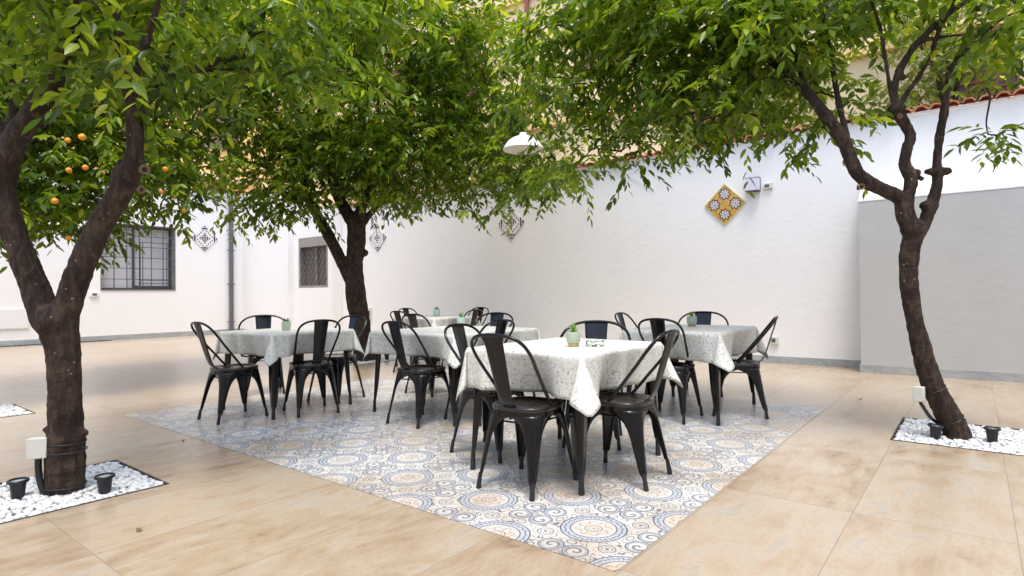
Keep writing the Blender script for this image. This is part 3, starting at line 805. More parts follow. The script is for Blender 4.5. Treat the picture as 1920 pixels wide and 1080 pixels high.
place('arm', 4.98, 4.32, 192, 'black armchair at the far end of the middle table', gM)
place('side', 4.48, 4.66, -90, 'black metal chair behind the middle table on its trunk side', gM)
place('side', 5.60, 6.17, 0, 'black metal chair at the near end of the rearmost table', gF)
place('side', 6.60, 7.18, -92, 'smallest black metal chair, beyond the rearmost table on its trunk side', gF)
place('side', 6.30, 5.95, 90, 'black metal chair in front of the rearmost table, overlapping another back', gF)
place('side', 7.18, 6.55, 188, 'farthest black metal chair at the wall end of the rearmost table', gF)
place('side', 4.78, 2.05, 3, 'black metal chair with its back to the viewer at the table by the long wall', gR)
place('side', 5.28, 1.65, 106, 'black metal chair seen exactly side on, standing clear of the cloth', gR)
place('side', 5.73, 2.72, -88, 'black metal chair turned away behind the table next to the long wall', gR)
place('arm', 6.12, 2.28, 198, 'black armchair facing the viewer close to the long white wall', gR)

# ---------------------------------------------------------------- tables and cloths
TH = .735
def table(cx, cy_, sx, sy, deg, label):
    root = empty('dining_table', (cx, cy_, .0018), R_(deg)); tag(root, label, 'table', 'black metal dining tables')
    a, b = sx/2, sy/2
    mb = MB(); mb.box((-a, -b, TH-.022), (a, b, TH)); mb.box((-a+.06, -b+.06, TH-.07), (a-.06, b-.06, TH-.0225)); mb.build('tabletop', M['black'], root, bevel=.004)
    wz = [(.075, .019), (.095, .024), (.110, .034), (.16, .043), (.28, .058), (.42, .067), (.52, .071), (.58, .073), (.62, .074), (.645, .078), (.665, .082)]
    for s in (1, -1):
        for t in (1, -1):
            foot = (s*(a-.005), t*(b-.005)); top = (s*(a-.025), t*(b-.025))
            mb = leg_mesh(top, foot, s, t, .665, wz, rtop=.03)
            lg = mb.build('leg', M['black'], root, solid=.0035, angle=50)
            m2 = MB(); m2.tube([(foot[0]-s*.011, foot[1]-t*.011, 0), (foot[0]-s*.011, foot[1]-t*.011, .01), (foot[0]-s*.013, foot[1]-t*.013, .11)], [.0165, .0175, .013], 10)
            m2.build('foot', M['plastic_black'], lg)
def cloth(cx, cy_, sx, sy, deg, label, h=.29, seed=0, open_=(1, 1, 1, 1), outw=(1, 1, 1, 1), lift=(.10, .10, .10, .10), tuck=.075):
    rs = random.Random(seed); a, b = sx/2+.003, sy/2+.003; zt = TH+.003
    mb = MB(); uv = []
    NT, NR, NP = 40, 12, 22
    def addgrid(P, U, n, m_):
        base = len(mb.v); mb.v += P; uv.extend(U)
        for i in range(n-1):
            for j in range(m_-1):
                q = base+i*m_+j; mb.f.append((q, q+1, q+m_+1, q+m_)); mb.mi.append(0)
    xs = np.linspace(-a, a, NT); ys = np.linspace(-b, b, NT)
    addgrid([(x, y, zt+.0008*math.sin(x*13+y*7+seed)) if abs(x) < a*.97 and abs(y) < b*.97 else (x, y, zt) for x in xs for y in ys], [(x, y) for x in xs for y in ys], NT, NT)
    ph = [rs.uniform(0, 6) for _ in range(12)]
    rr = [h*(i/(NR-1)) for i in range(NR)]
    def sidefold(k, s, L):
        # outward swing of the hanging side at fraction s of its length
        wv = math.sin(PI*s)**.7
        f = .028*math.sin(2*PI*(s*1.6)+ph[k]) + .018*math.sin(2*PI*s*3.3+ph[k+4])
        cone = .055*math.exp(-((s-(.38+.2*math.sin(ph[k+8])))/.07)**2)
        return wv*(f+cone)
    sides = [((a, -b), (a, b), (1, 0)), ((a, b), (-a, b), (0, 1)), ((-a, b), (-a, -b), (-1, 0)), ((-a, -b), (a, -b), (0, -1))]
    for k, (p, q, nrm) in enumerate(sides):
        L = 2*b if k % 2 == 0 else 2*a; P = []; U = []
        for i in range(NT*2):
            s = i/(NT*2-1); bx, by = p[0]+(q[0]-p[0])*s, p[1]+(q[1]-p[1])*s; sf = sidefold(k, s, L)
            for r in rr:
                t = r/h; o = (lift[k]*.0+.010)*min(1, r/.01) + sf*t**1.15 + math.sin(lift[k]*1.0)*r*math.sin(PI*s)**.5
                o -= tuck*1.5*t*math.sin(PI*s)**2
                o = max(o, .003*min(1, r/.005)+.001) if t < .18 else o
                P.append((bx+nrm[0]*o, by+nrm[1]*o, zt-r*math.cos(min(.9, abs(sf)*t*2)) - .000)); U.append((bx+nrm[0]*r, by+nrm[1]*r))
        addgrid(P, U, NT*2, NR)
    corners = [(a, b, 1, 1, 0, 1), (-a, b, -1, 1, 1, 2), (-a, -b, -1, -1, 2, 3), (a, -b, 1, -1, 3, 0)]
    for k, (x0, y0, s, t, k0, k1) in enumerate(corners):
        P = []; U = []; og = open_[k]; dgn = Vector((s, t, 0)).normalized(); lat = Vector((s, -t, 0)).normalized(); P0 = Vector((x0, y0, zt))
        for j in range(NP):
            phi = PI/2*j/(NP-1); tt = 2*PI*j/(NP-1)
            rx, ry = math.cos(phi), math.sin(phi); rmax = h/max(rx, ry)
            bo, cl = .25*og*outw[k], .31*og
            th = bo*(1-math.cos(tt)); tl_ = cl*math.sin(tt)
            d = Vector((0, 0, -1)) + dgn*math.tan(th) + lat*math.tan(tl_)
            d.normalize()
            for i in range(NR):
                r = rmax*i/(NR-1); o = .010*min(1, r/.01)
                wob = .008*math.sin(9*r+ph[k]*2+phi*2)*(r/rmax)*math.sin(2*phi)
                p = P0 + d*r + Vector((s*rx, t*ry, 0)).normalized()*o*.9 + dgn*wob
                P.append(tuple(p)); U.append((x0+s*rx*r, y0+t*ry*r))
        addgrid(P, U, NP, NR)
    mb.uv = uv
    o = mb.build('tablecloth', M['cloth'], solid=.0012, angle=180, loc=(cx, cy_, .0018), rot=(0, 0, R_(deg)))
    tag(o, label, 'tablecloth', 'pale floral tablecloths'); return o
TB = [(3.13, 2.03, .98, .80, 0, 'nearest'), (3.10, 5.20, .86, .84, 3, 'left'), (3.99, 3.83, 1.12, 1.05, 0, 'middle'), (6.28, 6.42, .92, .84, 0, 'rear'), (5.22, 2.04, 1.12, .82, 2, 'wall')]
TL = ['black metal table under the nearest floral cloth', 'black metal table under the cloth beside the forked trunk', 'black metal table under the cloth between two tree trunks, second row',
      'rearmost black metal table, almost hidden by its cloth', 'black metal table under the cloth closest to the long white wall']
CL = ['pale floral tablecloth closest to the viewer, large corner hanging between two chairs', 'pale floral tablecloth beside the forked trunk, corner hanging in front of a black leg', 'pale floral tablecloth of the middle table behind a drooping green pot plant',
      'pale floral tablecloth on the rearmost table', 'pale floral tablecloth on the table closest to the long wall']
for i, t in enumerate(TB):
    table(*t[:5], TL[i]); cloth(*t[:5], CL[i], seed=i*3+1, h=[.24, .205, .205, .22, .24][i], outw=[(.7, .35, 1, .8), (.6, .5, 1, .8), (.6, .5, .9, .7), (.6, .7, .8, .7), (.6, .5, 1, .8)][i], open_=[(1, 1, 1, 1), (1, .9, .8, 1), (1, 1, .9, 1), (1, 1, 1, .8), (.9, 1, 1, .8)][i])

# ---------------------------------------------------------------- pot plants, ashtray
def blades(mb_r, n, L, spread, w, seed, base_r=.012, flat=False):
    rs = np.random.RandomState(seed); V = []; F = []; A = []
    for k in range(n):
        a = k*2.4+rs.uniform(-.3, .3); tilt = spread*(.25+.75*k/n)+rs.uniform(-.08, .08); l = L*(1-.35*k/n)*rs.uniform(.85, 1.1)
        d = Vector((math.cos(a), math.sin(a), 0)); up = Vector((0, 0, 1)); side = Vector((-d.y, d.x, 0))
        b = len(V)
        for i in range(6):
            t = i/5; ang = tilt*(.5+.8*t); p = d*(base_r*(.3+k/n)+l*t*math.sin(ang)) + up*(l*t*math.cos(ang)); ww = w*(1-t)**.6*(.8+.6*t)+.0004
            nn = (up*math.sin(ang)-d*math.cos(ang))*-.35*ww
            V += [tuple(p-side*ww), tuple(p+nn), tuple(p+side*ww), tuple(p-nn*.6)]; A += [rs.uniform(0, .7)+.3*t]*4
        for i in range(5):
            q = b+i*4
            for j in range(4): F.append((q+j, q+(j+1) % 4, q+4+(j+1) % 4, q+4+j))
    return np.array(V), np.array(F), np.array(A)
def pot(x, y, z, label, mat, plant, kind, gold, s=1.0, seed=1):
    root = empty('pot_plant', (x, y, z)); tag(root, label, 'pot plant', 'small pot plants on the tables')
    mb = MB(); g = .016 if gold else 0
    prof = [(.030, g*.0+.0 if not gold else g), (.036, g+.004), (.042, g+.016), (.0435, .085), (.0425, .088), (.0395, .087), (.0385, .070), (.005, .069)]
    prof = [(r*s, zz*s) for r, zz in prof]; mb.lathe(prof, 28); mb.build('flowerpot', M[mat], root, angle=60)
    if gold:
        mb = MB(); mb.lathe([(.002, .0), (.031*s, .0), (.033*s, .002), (.034*s, g*s+.001)], 28); mb.build('pot_base', M['gold'], root)
    mb = MB(); mb.lathe([(.001, .0735*s), (.02*s, .0745*s), (.0388*s, .072*s)], 20); mb.build('soil', M['soil'], root)
    if plant == 'aloe': V, F, A = blades(None, 16, .075*s, .55, .0055*s, seed)
    else: V, F, A = blades(None, 22, .058*s, 1.0, .006*s, seed)
    V = V+np.array([0, 0, .072*s]); np_mesh('succulent', V, F, M[kind], root, attr=A)
ZT = TH+.0065
pot(3.04, 1.93, ZT, 'sage green pot with a gold base and bright spiky aloe on the nearest table', 'sage', 'aloe', 'succulent', True, 1.0, 3)
pot(3.06, 5.16, ZT, 'sage green pot with a dark rosette plant on the table beside the forked trunk', 'sage', 'ros', 'succulent_dark', False, .98, 5)
pot(4.44, 4.18, ZT, 'mint green pot with a bright aloe on the middle table', 'mint', 'aloe', 'succulent', False, 1.05, 7)
pot(6.42, 6.56, ZT, 'mint green pot with a dark rosette plant on the rearmost table', 'mint', 'ros', 'succulent_dark', False, 1.2, 9)
pot(5.45, 2.13, ZT, 'sage green pot with a gold base on the table closest to the long wall', 'sage', 'aloe', 'succulent', True, 1.08, 12)
at = MB(); n = 4
prof = [(.026, 0.001), (.045, .0), (.051, .006), (.054, .030), (.050, .034), (.043, .032), (.037, .010), (.001, .008)]
vs = []; K = 32
for r, z in prof:
    for j in range(K):
        a = 2*PI*j/K; notch = .010*max(0, math.cos(4*a))**8 if z > .025 else 0
        e = 1/(abs(math.cos(a))**4+abs(math.sin(a))**4)**.25
        vs.append((r*e*math.cos(a), r*e*math.sin(a), z-notch))
fs = [(i*K+j, i*K+(j+1) % K, (i+1)*K+(j+1) % K, (i+1)*K+j) for i in range(len(prof)-1) for j in range(K)]
at.add(vs, fs); at.f.append(tuple(reversed(range(K)))); at.mi.append(0)
tag(at.build('ashtray', M['glass'], loc=(3.13, 1.83, ZT-.001), rot=(0, 0, .3)), 'square clear glass ashtray beside the pot on the nearest table', 'ashtray')

# ---------------------------------------------------------------- spike lights
def uplight(x, y, label, deg=0, tilt=.0):
    root = empty('uplight', (x, y, -.01), R_(deg)); root.rotation_euler = (tilt, 0, R_(deg)); tag(root, label, 'uplight', 'black garden uplights in the pebbles')
    mb = MB(); mb.lathe([(.001, .0), (.022, .0), (.027, .005), (.036, .085), (.038, .092), (.047, .094), (.049, .098), (.049, .106), (.045, .110), (.038, .109), (.036, .100)], 28); mb.build('lamp_body', M['plastic_black'], root, angle=35)
    mb = MB(); mb.lathe([(.001, .1015), (.0365, .1005)], 24); mb.build('lens', M['lamp_glass'], root)
    return root
uplight(.83, 4.02, 'black uplight standing on the junction box side of the forked trunk')
uplight(1.14, 3.735, 'black uplight holding a fallen leaf beside the forked trunk')
uplight(5.18, .25, 'black uplight tight against the foot of the curved trunk', 0, .06)
uplight(5.30, -.07, 'black uplight apart from the curved trunk, on the frame edge side')
uplight(6.36, 7.68, 'small black uplight at the foot of the middle trunk')

# ---------------------------------------------------------------- trees
rs0 = np.random.RandomState(11)
def limb(mb, pts, rads, sub=5, n=14, wob=.05, seed=0):
    rs = random.Random(seed)
    Q = catmull([tuple(p)+(r,) for p, r in zip([Vector(q) for q in pts], rads)], sub)
    P = [Vector(q[:3]) for q in Q]; Rr = [max(.002, q[3])*(1+rs.uniform(-wob, wob)) for q in Q]
    mb.tube(P, Rr, n); return P, Rr
def px_limb(pl, widen=None):
    widen = widen or WID[0]
    """pl: (px, py, D, half width in px) -> points and radii in metres"""
    return [W(x, y, D) for x, y, D, r in pl], [r/CF*D*widen*.86 for x, y, D, r in pl]
WID = [1.0]
def trunk_obj(limbs, parent, base, extra=None, seed=0, voxel=.011):
    mb = MB(); skel = []
    for i, (P, Rr) in enumerate(limbs):
        a, b = limb(mb, P, Rr, seed=seed+i, wob=.035); skel += list(zip(a, b))
    if extra: extra(mb)
    mb.v = [tuple(Vector(v)-base) for v in mb.v]
    o = mb.build('trunk', M['bark'], parent, angle=180)
    r = o.modifiers.new('join', 'REMESH'); r.mode = 'VOXEL'; r.voxel_size = voxel; r.use_smooth_shade = True
    s = o.modifiers.new('smooth', 'SMOOTH'); s.factor = .6; s.iterations = 5
    for nm, sz, st in (('bark_large', .14, .016), ('bark_fine', .03, .009)):
        tx = bpy.data.textures.get(nm) or bpy.data.textures.new(nm, 'CLOUDS'); tx.noise_scale = sz; tx.noise_depth = 3
        d = o.modifiers.new(nm, 'DISPLACE'); d.texture = tx; d.strength = st; d.mid_level = .5
    return o, skel

def foliage(blobs, n_clusters, skel, base, parent, seed, leafL=.105, sprigs=13, per=9, mat='leaf', cl_r=.26, hang=1.0, keep=None, extra=()):
    rs = np.random.RandomState(seed)
    vol = np.array([b[1]*b[1]*b[2] for b in blobs]); vol = vol**.85; cnt = np.maximum(3, (vol/vol.sum()*n_clusters)).astype(int)
    C = []
    for (c, rh, rv), k in zip(blobs, cnt):
        got = 0
        while got < k:
            d = rs.normal(size=3); d /= np.linalg.norm(d); rad = rs.uniform(0, 1)**(1/2.6)
            p = np.array(c)+d*rad*np.array([rh, rh, rv])
            if keep is not None and not keep(p): 
                if rs.uniform() < .5: got += 1
                continue
            C.append(p); got += 1
    for e in extra: C.append(np.array(e))
    C = np.array(C); SP = np.array([tuple(p) for p, r in skel]); SR = np.array([r for p, r in skel])
    # branches
    mb = MB(); done = []
    order = np.argsort([np.min(np.linalg.norm(SP-c, axis=1)) for c in C])
    nodes = list(SP[SR < .11]) if (SR < .11).any() else list(SP)
    nodes = [n for n in nodes if n[2] > 1.6] or nodes
    nrad = [.02]*len(nodes); NA = np.array(nodes)
    for ci in order:
        c = C[ci]; dist = np.linalg.norm(NA-c, axis=1) + np.maximum(0, NA[:, 2]-c[2]+.1)*.8
        k = int(np.argmin(dist)); s = NA[k]; L = np.linalg.norm(c-s)
        r0 = min(.028, .006+.008*L)
        m1 = s+(c-s)*.35+rs.normal(size=3)*.05*L+np.array([0, 0, .10*L]); m2 = s+(c-s)*.72+rs.normal(size=3)*.05*L+np.array([0, 0, .08*L])
        P = catmull([tuple(s), tuple(m1), tuple(m2), tuple(c)], 4); R2 = np.linspace(r0, .004, len(P))
        mb.tube(P, list(R2), 5, caps=False)
        NA = np.vstack([NA, np.array(P)[3::3]])
    mb.v = [tuple(Vector(v)-base) for v in mb.v]
    mb.build('branches', M['bark'], parent, angle=180)
    # sprigs
    nS = len(C)*sprigs
    cc = np.repeat(C, sprigs, 0); o = cc + rs.normal(size=(nS, 3))*cl_r*np.array([.62, .62, .42])
    out = (o-cc); out /= np.linalg.norm(out, axis=1, keepdims=True)+1e-6
    d = out*.8 + rs.normal(size=(nS, 3))*.45; d[:, 2] = d[:, 2]*.5-.25*hang; d /= np.linalg.norm(d, axis=1, keepdims=True)
    Ls = rs.uniform(.14, .34, nS); cb_ = rs.uniform(0, 1, len(C)); crand = np.repeat(cb_, sprigs)
    srand = rs.uniform(0, 1, nS)
    # leaves
    n = nS*per; idx = np.repeat(np.arange(nS), per); t = np.tile((np.arange(per)+.5)/per, nS) + rs.uniform(-.04, .04, n)
    p = o[idx]+d[idx]*(Ls[idx]*t)[:, None]; p[:, 2] -= .30*hang*(Ls[idx]*t)**2/.3
    dd = d[idx].copy(); dd[:, 2] -= .7*hang*t*Ls[idx]/.3*.5; dd /= np.linalg.norm(dd, axis=1, keepdims=True)
    side = np.cross(dd, np.array([0, 0, 1.])); side /= np.linalg.norm(side, axis=1, keepdims=True)+1e-6
    sg = np.where(np.tile(np.arange(per), nS) % 2 == 0, 1., -1.)[:, None]
    ld = dd*.62 + side*sg*.66 + rs.normal(size=(n, 3))*.22; ld[:, 2] -= .30*hang*rs.uniform(.4, 1.6, n); ld /= np.linalg.norm(ld, axis=1, keepdims=True)
    up = np.array([0, 0, 1.])+rs.normal(size=(n, 3))*.42
    sv = np.cross(ld, up); sv /= np.linalg.norm(sv, axis=1, keepdims=True)+1e-6; nv = np.cross(sv, ld)
    L = leafL*rs.uniform(.62, 1.2, n); w = L*rs.uniform(.17, .25, n)
    prof = [(0, 0, 0), (.28, .80, .0), (.62, .86, .0), (1.0, 0, 0)]
    cup = .30; droop = rs.uniform(.02, .16, n)
    V = np.zeros((n, 8, 3))
    def pt(a, b, h): return p + ld*(L*a)[:, None] + sv*(w*b)[:, None] + nv*((w*h) - L*droop*a*a)[:, None]
    V[:, 0] = pt(0, 0, 0); V[:, 1] = pt(.28, .85, cup); V[:, 2] = pt(.28, 0, 0); V[:, 3] = pt(.28, -.85, cup)
    V[:, 4] = pt(.62, .80, cup); V[:, 5] = pt(.62, 0, 0); V[:, 6] = pt(.62, -.80, cup); V[:, 7] = pt(1.0, 0, .1)
    T = np.array([(0, 2, 1), (0, 3, 2), (1, 2, 5), (1, 5, 4), (2, 3, 6), (2, 6, 5), (4, 5, 7), (5, 6, 7)])
    F = (T[None]+(np.arange(n)*8)[:, None, None]).reshape(-1, 3)
    a = np.clip(crand[idx]*.36 + srand[idx]**2.5*.5 + rs.uniform(-.08, .28, n), 0, 1); a = np.where(rs.uniform(size=n) < .05, 1, a)
    V = V.reshape(-1, 3)-np.array(base)
    return np_mesh('crown', V, F, M[mat], parent, attr=np.repeat(a, 8))

def knob(mb, c, r, seed=0, sc=(1, 1, .9)):
    V, F = ICO2; rs = np.random.RandomState(seed); q = V*(1+rs.uniform(-.18, .18, (len(V), 1)))*r*np.array(sc)+np.array(c)
    mb.add([tuple(v) for v in q], [tuple(f) for f in F])
def stub(parent, base, c, d, r, mbt):
    """pruned limb end: pale ring with a dark hollow"""
    d = Vector(d).normalized(); c = Vector(c); mbt.tube([c-d*r*2.8, c-d*.9*r], [r*.95, r*.95], 12)
    u = d.cross(Vector((0, 0, 1))).normalized(); v = u.cross(d)
    def rings(prof, n=18):
        mb = MB(); vs = [c+d*o*r+(u*math.cos(2*PI*j/n)+v*math.sin(2*PI*j/n))*q*r*(1+.06*math.sin(3*j+o)) - base for o, q in prof for j in range(n)]
        mb.add(vs, [(i*n+j, i*n+(j+1) % n, (i+1)*n+(j+1) % n, (i+1)*n+j) for i in range(len(prof)-1) for j in range(n)]); return mb
    o = rings([(-1.0, .95), (-.1, 1.16), (.12, 1.10), (.16, .92), (.06, .72), (-.15, .62), (-.55, .50)]).build('pruning_scar', M['cut_wood'], parent)
    rings([(-.50, .56), (-.54, .3), (-.55, .01)]).build('hollow', M['cut_dark'], o)
def band(parent, base, P, Rr, z, name='cable_tie', w=.004):
    # strap ring round the limb at height z
    best = min(range(len(P)), key=lambda i: abs(P[i].z-z)); t = (P[min(best+1, len(P)-1)]-P[max(best-1, 0)]).normalized()
    c = P[best]; u = t.cross(Vector((0, 1, 0))).normalized(); v = t.cross(u); r = Rr[best]*1.035
    ring_ = [c+(u*math.cos(a)+v*math.sin(a))*r-base for a in np.linspace(0, 2*PI, 25)]
    mb = MB(); mb.tube(ring_, w, 6, caps=False)
    mb.tube([ring_[4], ring_[4]*1.0+(ring_[4]+base-c).normalized()*.03], .003, 5)
    mb.build(name, M['plastic_black'], parent)
def away(d):  # horizontal unit helper in camera-right / forward terms
    return CR*d[0] + Vector((0, 0, 1))*d[1] - _F*d[2]

def keepC(p):
    v = Vector(p)-Vector((0, 0, CH)); d = v.dot(_F); x = 960+CF*v.dot(CR)/d; y = 540-CF*v.dot(CU)/d
    return not (338 < x < 425 and y > 350)
# --- forked tree on the left (nearest)
bl = W(121, 935, 3.22); bl.z = 0; D = 3.24
tl_ = empty('citrus_tree', bl); tag(tl_, 'forked dark trunk with cut limb rings and leaves overhead, beside the junction box', 'tree')
limbs = [px_limb([(120, 960, D, 40), (120, 925, D, 38), (122, 880, D, 37), (123, 835, D, 37), (124, 800, D, 33), (122, 740, D, 32), (120, 690, D, 32), (117, 650, D, 33), (110, 615, D, 38), (103, 590, D, 40)]),
         px_limb([(110, 625, D, 30), (88, 595, D, 31), (70, 550, D, 28), (52, 505, D, 26), (35, 460, D, 25), (18, 410, D, 24), (8, 360, D, 23), (10, 310, D, 25), (22, 275, D, 26), (50, 230, D, 22), (85, 175, D, 21), (110, 130, D, 18), (135, 60, D, 16), (170, -60, D, 13), (190, -200, D, 9)]),
         px_limb([(18, 280, D, 17), (-5, 235, D+.1, 14), (-30, 160, D+.2, 12), (-50, 20, D+.3, 9)]),
         px_limb([(20, 270, D, 12), (26, 215, D+.2, 10), (24, 140, D+.3, 8), (18, 60, D+.4, 6)]),
         px_limb([(112, 615, D, 30), (128, 570, D, 27), (146, 515, D, 26), (170, 460, D, 26), (195, 410, D, 25), (225, 360, D, 24), (247, 318, D, 22), (254, 280, D, 18), (252, 240, D, 17), (246, 195, D, 14), (234, 130, D, 12), (222, 60, D, 10), (205, -30, D, 9), (190, -150, D, 6)]),
         px_limb([(252, 245, D, 12), (262, 200, D+.1, 11), (290, 165, D+.25, 10), (335, 140, D+.5, 9), (400, 118, D+.8, 8), (470, 100, D+1.1, 6), (540, 80, D+1.4, 4)]),
         px_limb([(262, 215, D, 10), (288, 170, D+.3, 10), (312, 120, D+.5, 9), (335, 60, D+.7, 7), (350, -20, D+.9, 5)]),
         px_limb([(300, 165, D+.3, 6), (360, 135, D+.6, 6), (430, 130, D+.8, 4), (500, 128, D+1.0, 3)]),
         px_limb([(244, 180, D, 10), (270, 90, D, 9), (295, 10, D, 8), (310, -80, D, 6)])]
def exl(mb):
    knob(mb, W(12, 290, D-.02), .078, 3); knob(mb, W(232, 330, D+.03), .065, 5, (1, 1, 1.3)); knob(mb, W(100, 600, D), .115, 6); knob(mb, W(90, 805, D-.02), .025, 8); knob(mb, W(155, 812, D), .03, 9)
    stub(tl_, bl, W(272, 318, D-.06), away((.75, .0, .5)), .024, mb); stub(tl_, bl, W(266, 356, D-.06), away((.9, .0, .4)), .018, mb)
trunkL, skL = trunk_obj(limbs, tl_, bl, exl, 1, .010)
Pt, Rt = limb(MB(), *limbs[0], seed=1, wob=.035)
for z in (.275, .225, .045): band(tl_, bl, Pt, Rt, z)
nearL = [(W(110, -40, 3.0), .55, .30), (W(235, 110, 3.25), .34, .30), (W(430, 40, 3.7), .62, .40), (W(560, 60, 4.3), .55, .42), (W(350, -90, 3.6), .8, .28), (W(0, -60, 3.1), .6, .3), (W(660, -40, 4.4), .7, .35), (W(170, -20, 4.2), .9, .5), (W(20, 60, 3.6), .35, .3)]
foliage(nearL, 72, skL, bl, tl_, 21, leafL=.105)

# --- orange tree behind it, trunk just outside the view
bo = Vector((1.08, 7.35, 0))
to = empty('orange_tree', bo); tag(to, 'orange tree hung with small oranges behind the forked trunk', 'tree')
limbs = [([(1.08, 7.35, -.06), (1.06, 7.36, .5), (1.12, 7.4, 1.1), (1.15, 7.45, 1.6)], [.12, .09, .08, .08]), ([(1.12, 7.42, 1.45), (1.45, 7.6, 2.3), (1.9, 7.8, 3.0), (2.4, 8.0, 3.6)], [.05, .04, .03, .02]),
         ([(1.12, 7.42, 1.45), (1.0, 7.8, 2.1), (1.1, 8.3, 2.8), (1.2, 8.8, 3.6)], [.08, .06, .045, .03]), ([(1.12, 7.42, 1.5), (.8, 7.2, 2.2), (.5, 6.9, 3.0)], [.07, .05, .03]), ([(1.12, 7.42, 1.5), (1.3, 7.1, 2.3), (1.5, 6.9, 3.3)], [.04, .03, .02])]
trO, skO = trunk_obj(limbs, to, bo, None, 9, .014)
ob_ = [(W(130, 260, 7.0), 1.25, 1.05), (W(290, 320, 7.3), .62, .62), (W(10, 300, 6.2), 1.0, .85), (W(220, 70, 7.6), 1.5, 1.3), (W(350, 230, 8.0), .6, .7), (W(100, 385, 6.4), .5, .30), (W(40, 60, 6.6), 1.3, 1.2), (W(205, 388, 6.9), .40, .2), (W(325, 350, 7.4), .22, .2), (W(120, 405, 6.4), .4, .12)]
foliage(ob_, 260, skO, bo, to, 31, leafL=.115, cl_r=.3, keep=keepC)
for k, (x, y, dd) in enumerate([(107, 190, 5.6), (127, 263, 5.6), (154, 257, 5.55), (129, 319, 5.6), (160, 314, 5.6), (103, 377, 5.5), (171, 414, 6.0), (303, 360, 6.6), (128, 446, 6.0), (345, 395, 7.0), (310, 317, 6.5)]):
    V, F = ICO2; r = .031*random.Random(k).uniform(.85, 1.1)
    Q = V*np.array([r, r, r*.95])+np.array(W(x, y, dd)-bo); np_mesh('orange', Q, F, M['orange'], to)

# --- middle tree
bc = W(684, 678, 9.72); bc.z = 0; D = 9.72
tc_ = empty('citrus_tree', bc); tag(tc_, 'trunk rising behind the tables under the broad round leafy crown', 'tree')
limbs = [px_limb([(686, 690, D, 26), (684, 672, D, 25), (680, 640, D, 21), (675, 600, D, 21), (668, 560, D, 22), (665, 520, D, 20), (665, 490, D, 18), (668, 455, D, 20), (668, 425, D, 20), (662, 405, D, 18)]),
         px_limb([(672, 560, D, 14), (660, 530, D, 14), (645, 500, D, 13), (628, 465, D, 12.5), (610, 430, D, 12), (596, 405, D, 11), (578, 370, D, 9), (568, 330, D-.1, 8), (560, 280, D-.2, 6), (545, 220, D-.3, 4)]),
         px_limb([(665, 420, D, 16), (650, 398, D, 14), (635, 370, D, 12), (622, 335, D, 11), (608, 300, D, 9), (600, 250, D, 7), (600, 180, D, 5), (610, 80, D, 3)]),
         px_limb([(672, 430, D, 14), (676, 395, D, 12), (690, 365, D, 11), (708, 335, D, 9), (730, 300, D, 7), (770, 250, D, 6), (820, 200, D, 4)]),
         px_limb([(675, 425, D+.1, 9), (690, 405, D+.1, 8), (710, 385, D+.2, 6), (740, 360, D+.2, 5), (800, 320, D+.1, 4), (880, 290, D-.1, 3)]),
         px_limb([(640, 375, D, 8), (650, 330, D+.2, 7), (670, 270, D+.4, 6), (690, 190, D+.5, 5), (700, 80, D+.6, 3)]),
         px_limb([(585, 380, D, 6), (540, 340, D-.3, 5), (490, 310, D-.5, 4), (440, 300, D-.6, 3)])]
def exc(mb): knob(mb, W(683, 474, D), .07, 2); knob(mb, W(648, 390, D-.05), .09, 4)
trC, skC = trunk_obj(limbs, tc_, bc, exc, 20, .016)
cbl = [(W(700, 200, 9.6), 2.2, 1.45), (W(500, 270, 9.1), 1.05, .95), (W(570, 315, 9.2), .8, .5), (W(860, 290, 9.3), 1.15, .75), (W(720, 300, 9.6), 1.4, .8), (W(980, 280, 8.9), .75, .75), (W(450, 320, 9.0), .25, .4), (W(720, 30, 9.6), 2.0, 1.3), (W(470, 120, 9.0), 1.3, 1.4), (W(850, 90, 9.2), 1.1, 1.2), (W(960, 365, 8.7), .35, .28), (W(1025, 330, 8.4), .33, .33), (W(1010, 180, 8.3), .7, .8), (W(490, 395, 9.0), .2, .12), (W(545, 385, 9.0), .4, .10), (W(780, 345, 9.4), .9, .25)]
foliage(cbl, 460, skC, bc, tc_, 41, leafL=.12, cl_r=.34, sprigs=13, keep=keepC)

WID[0] = .86
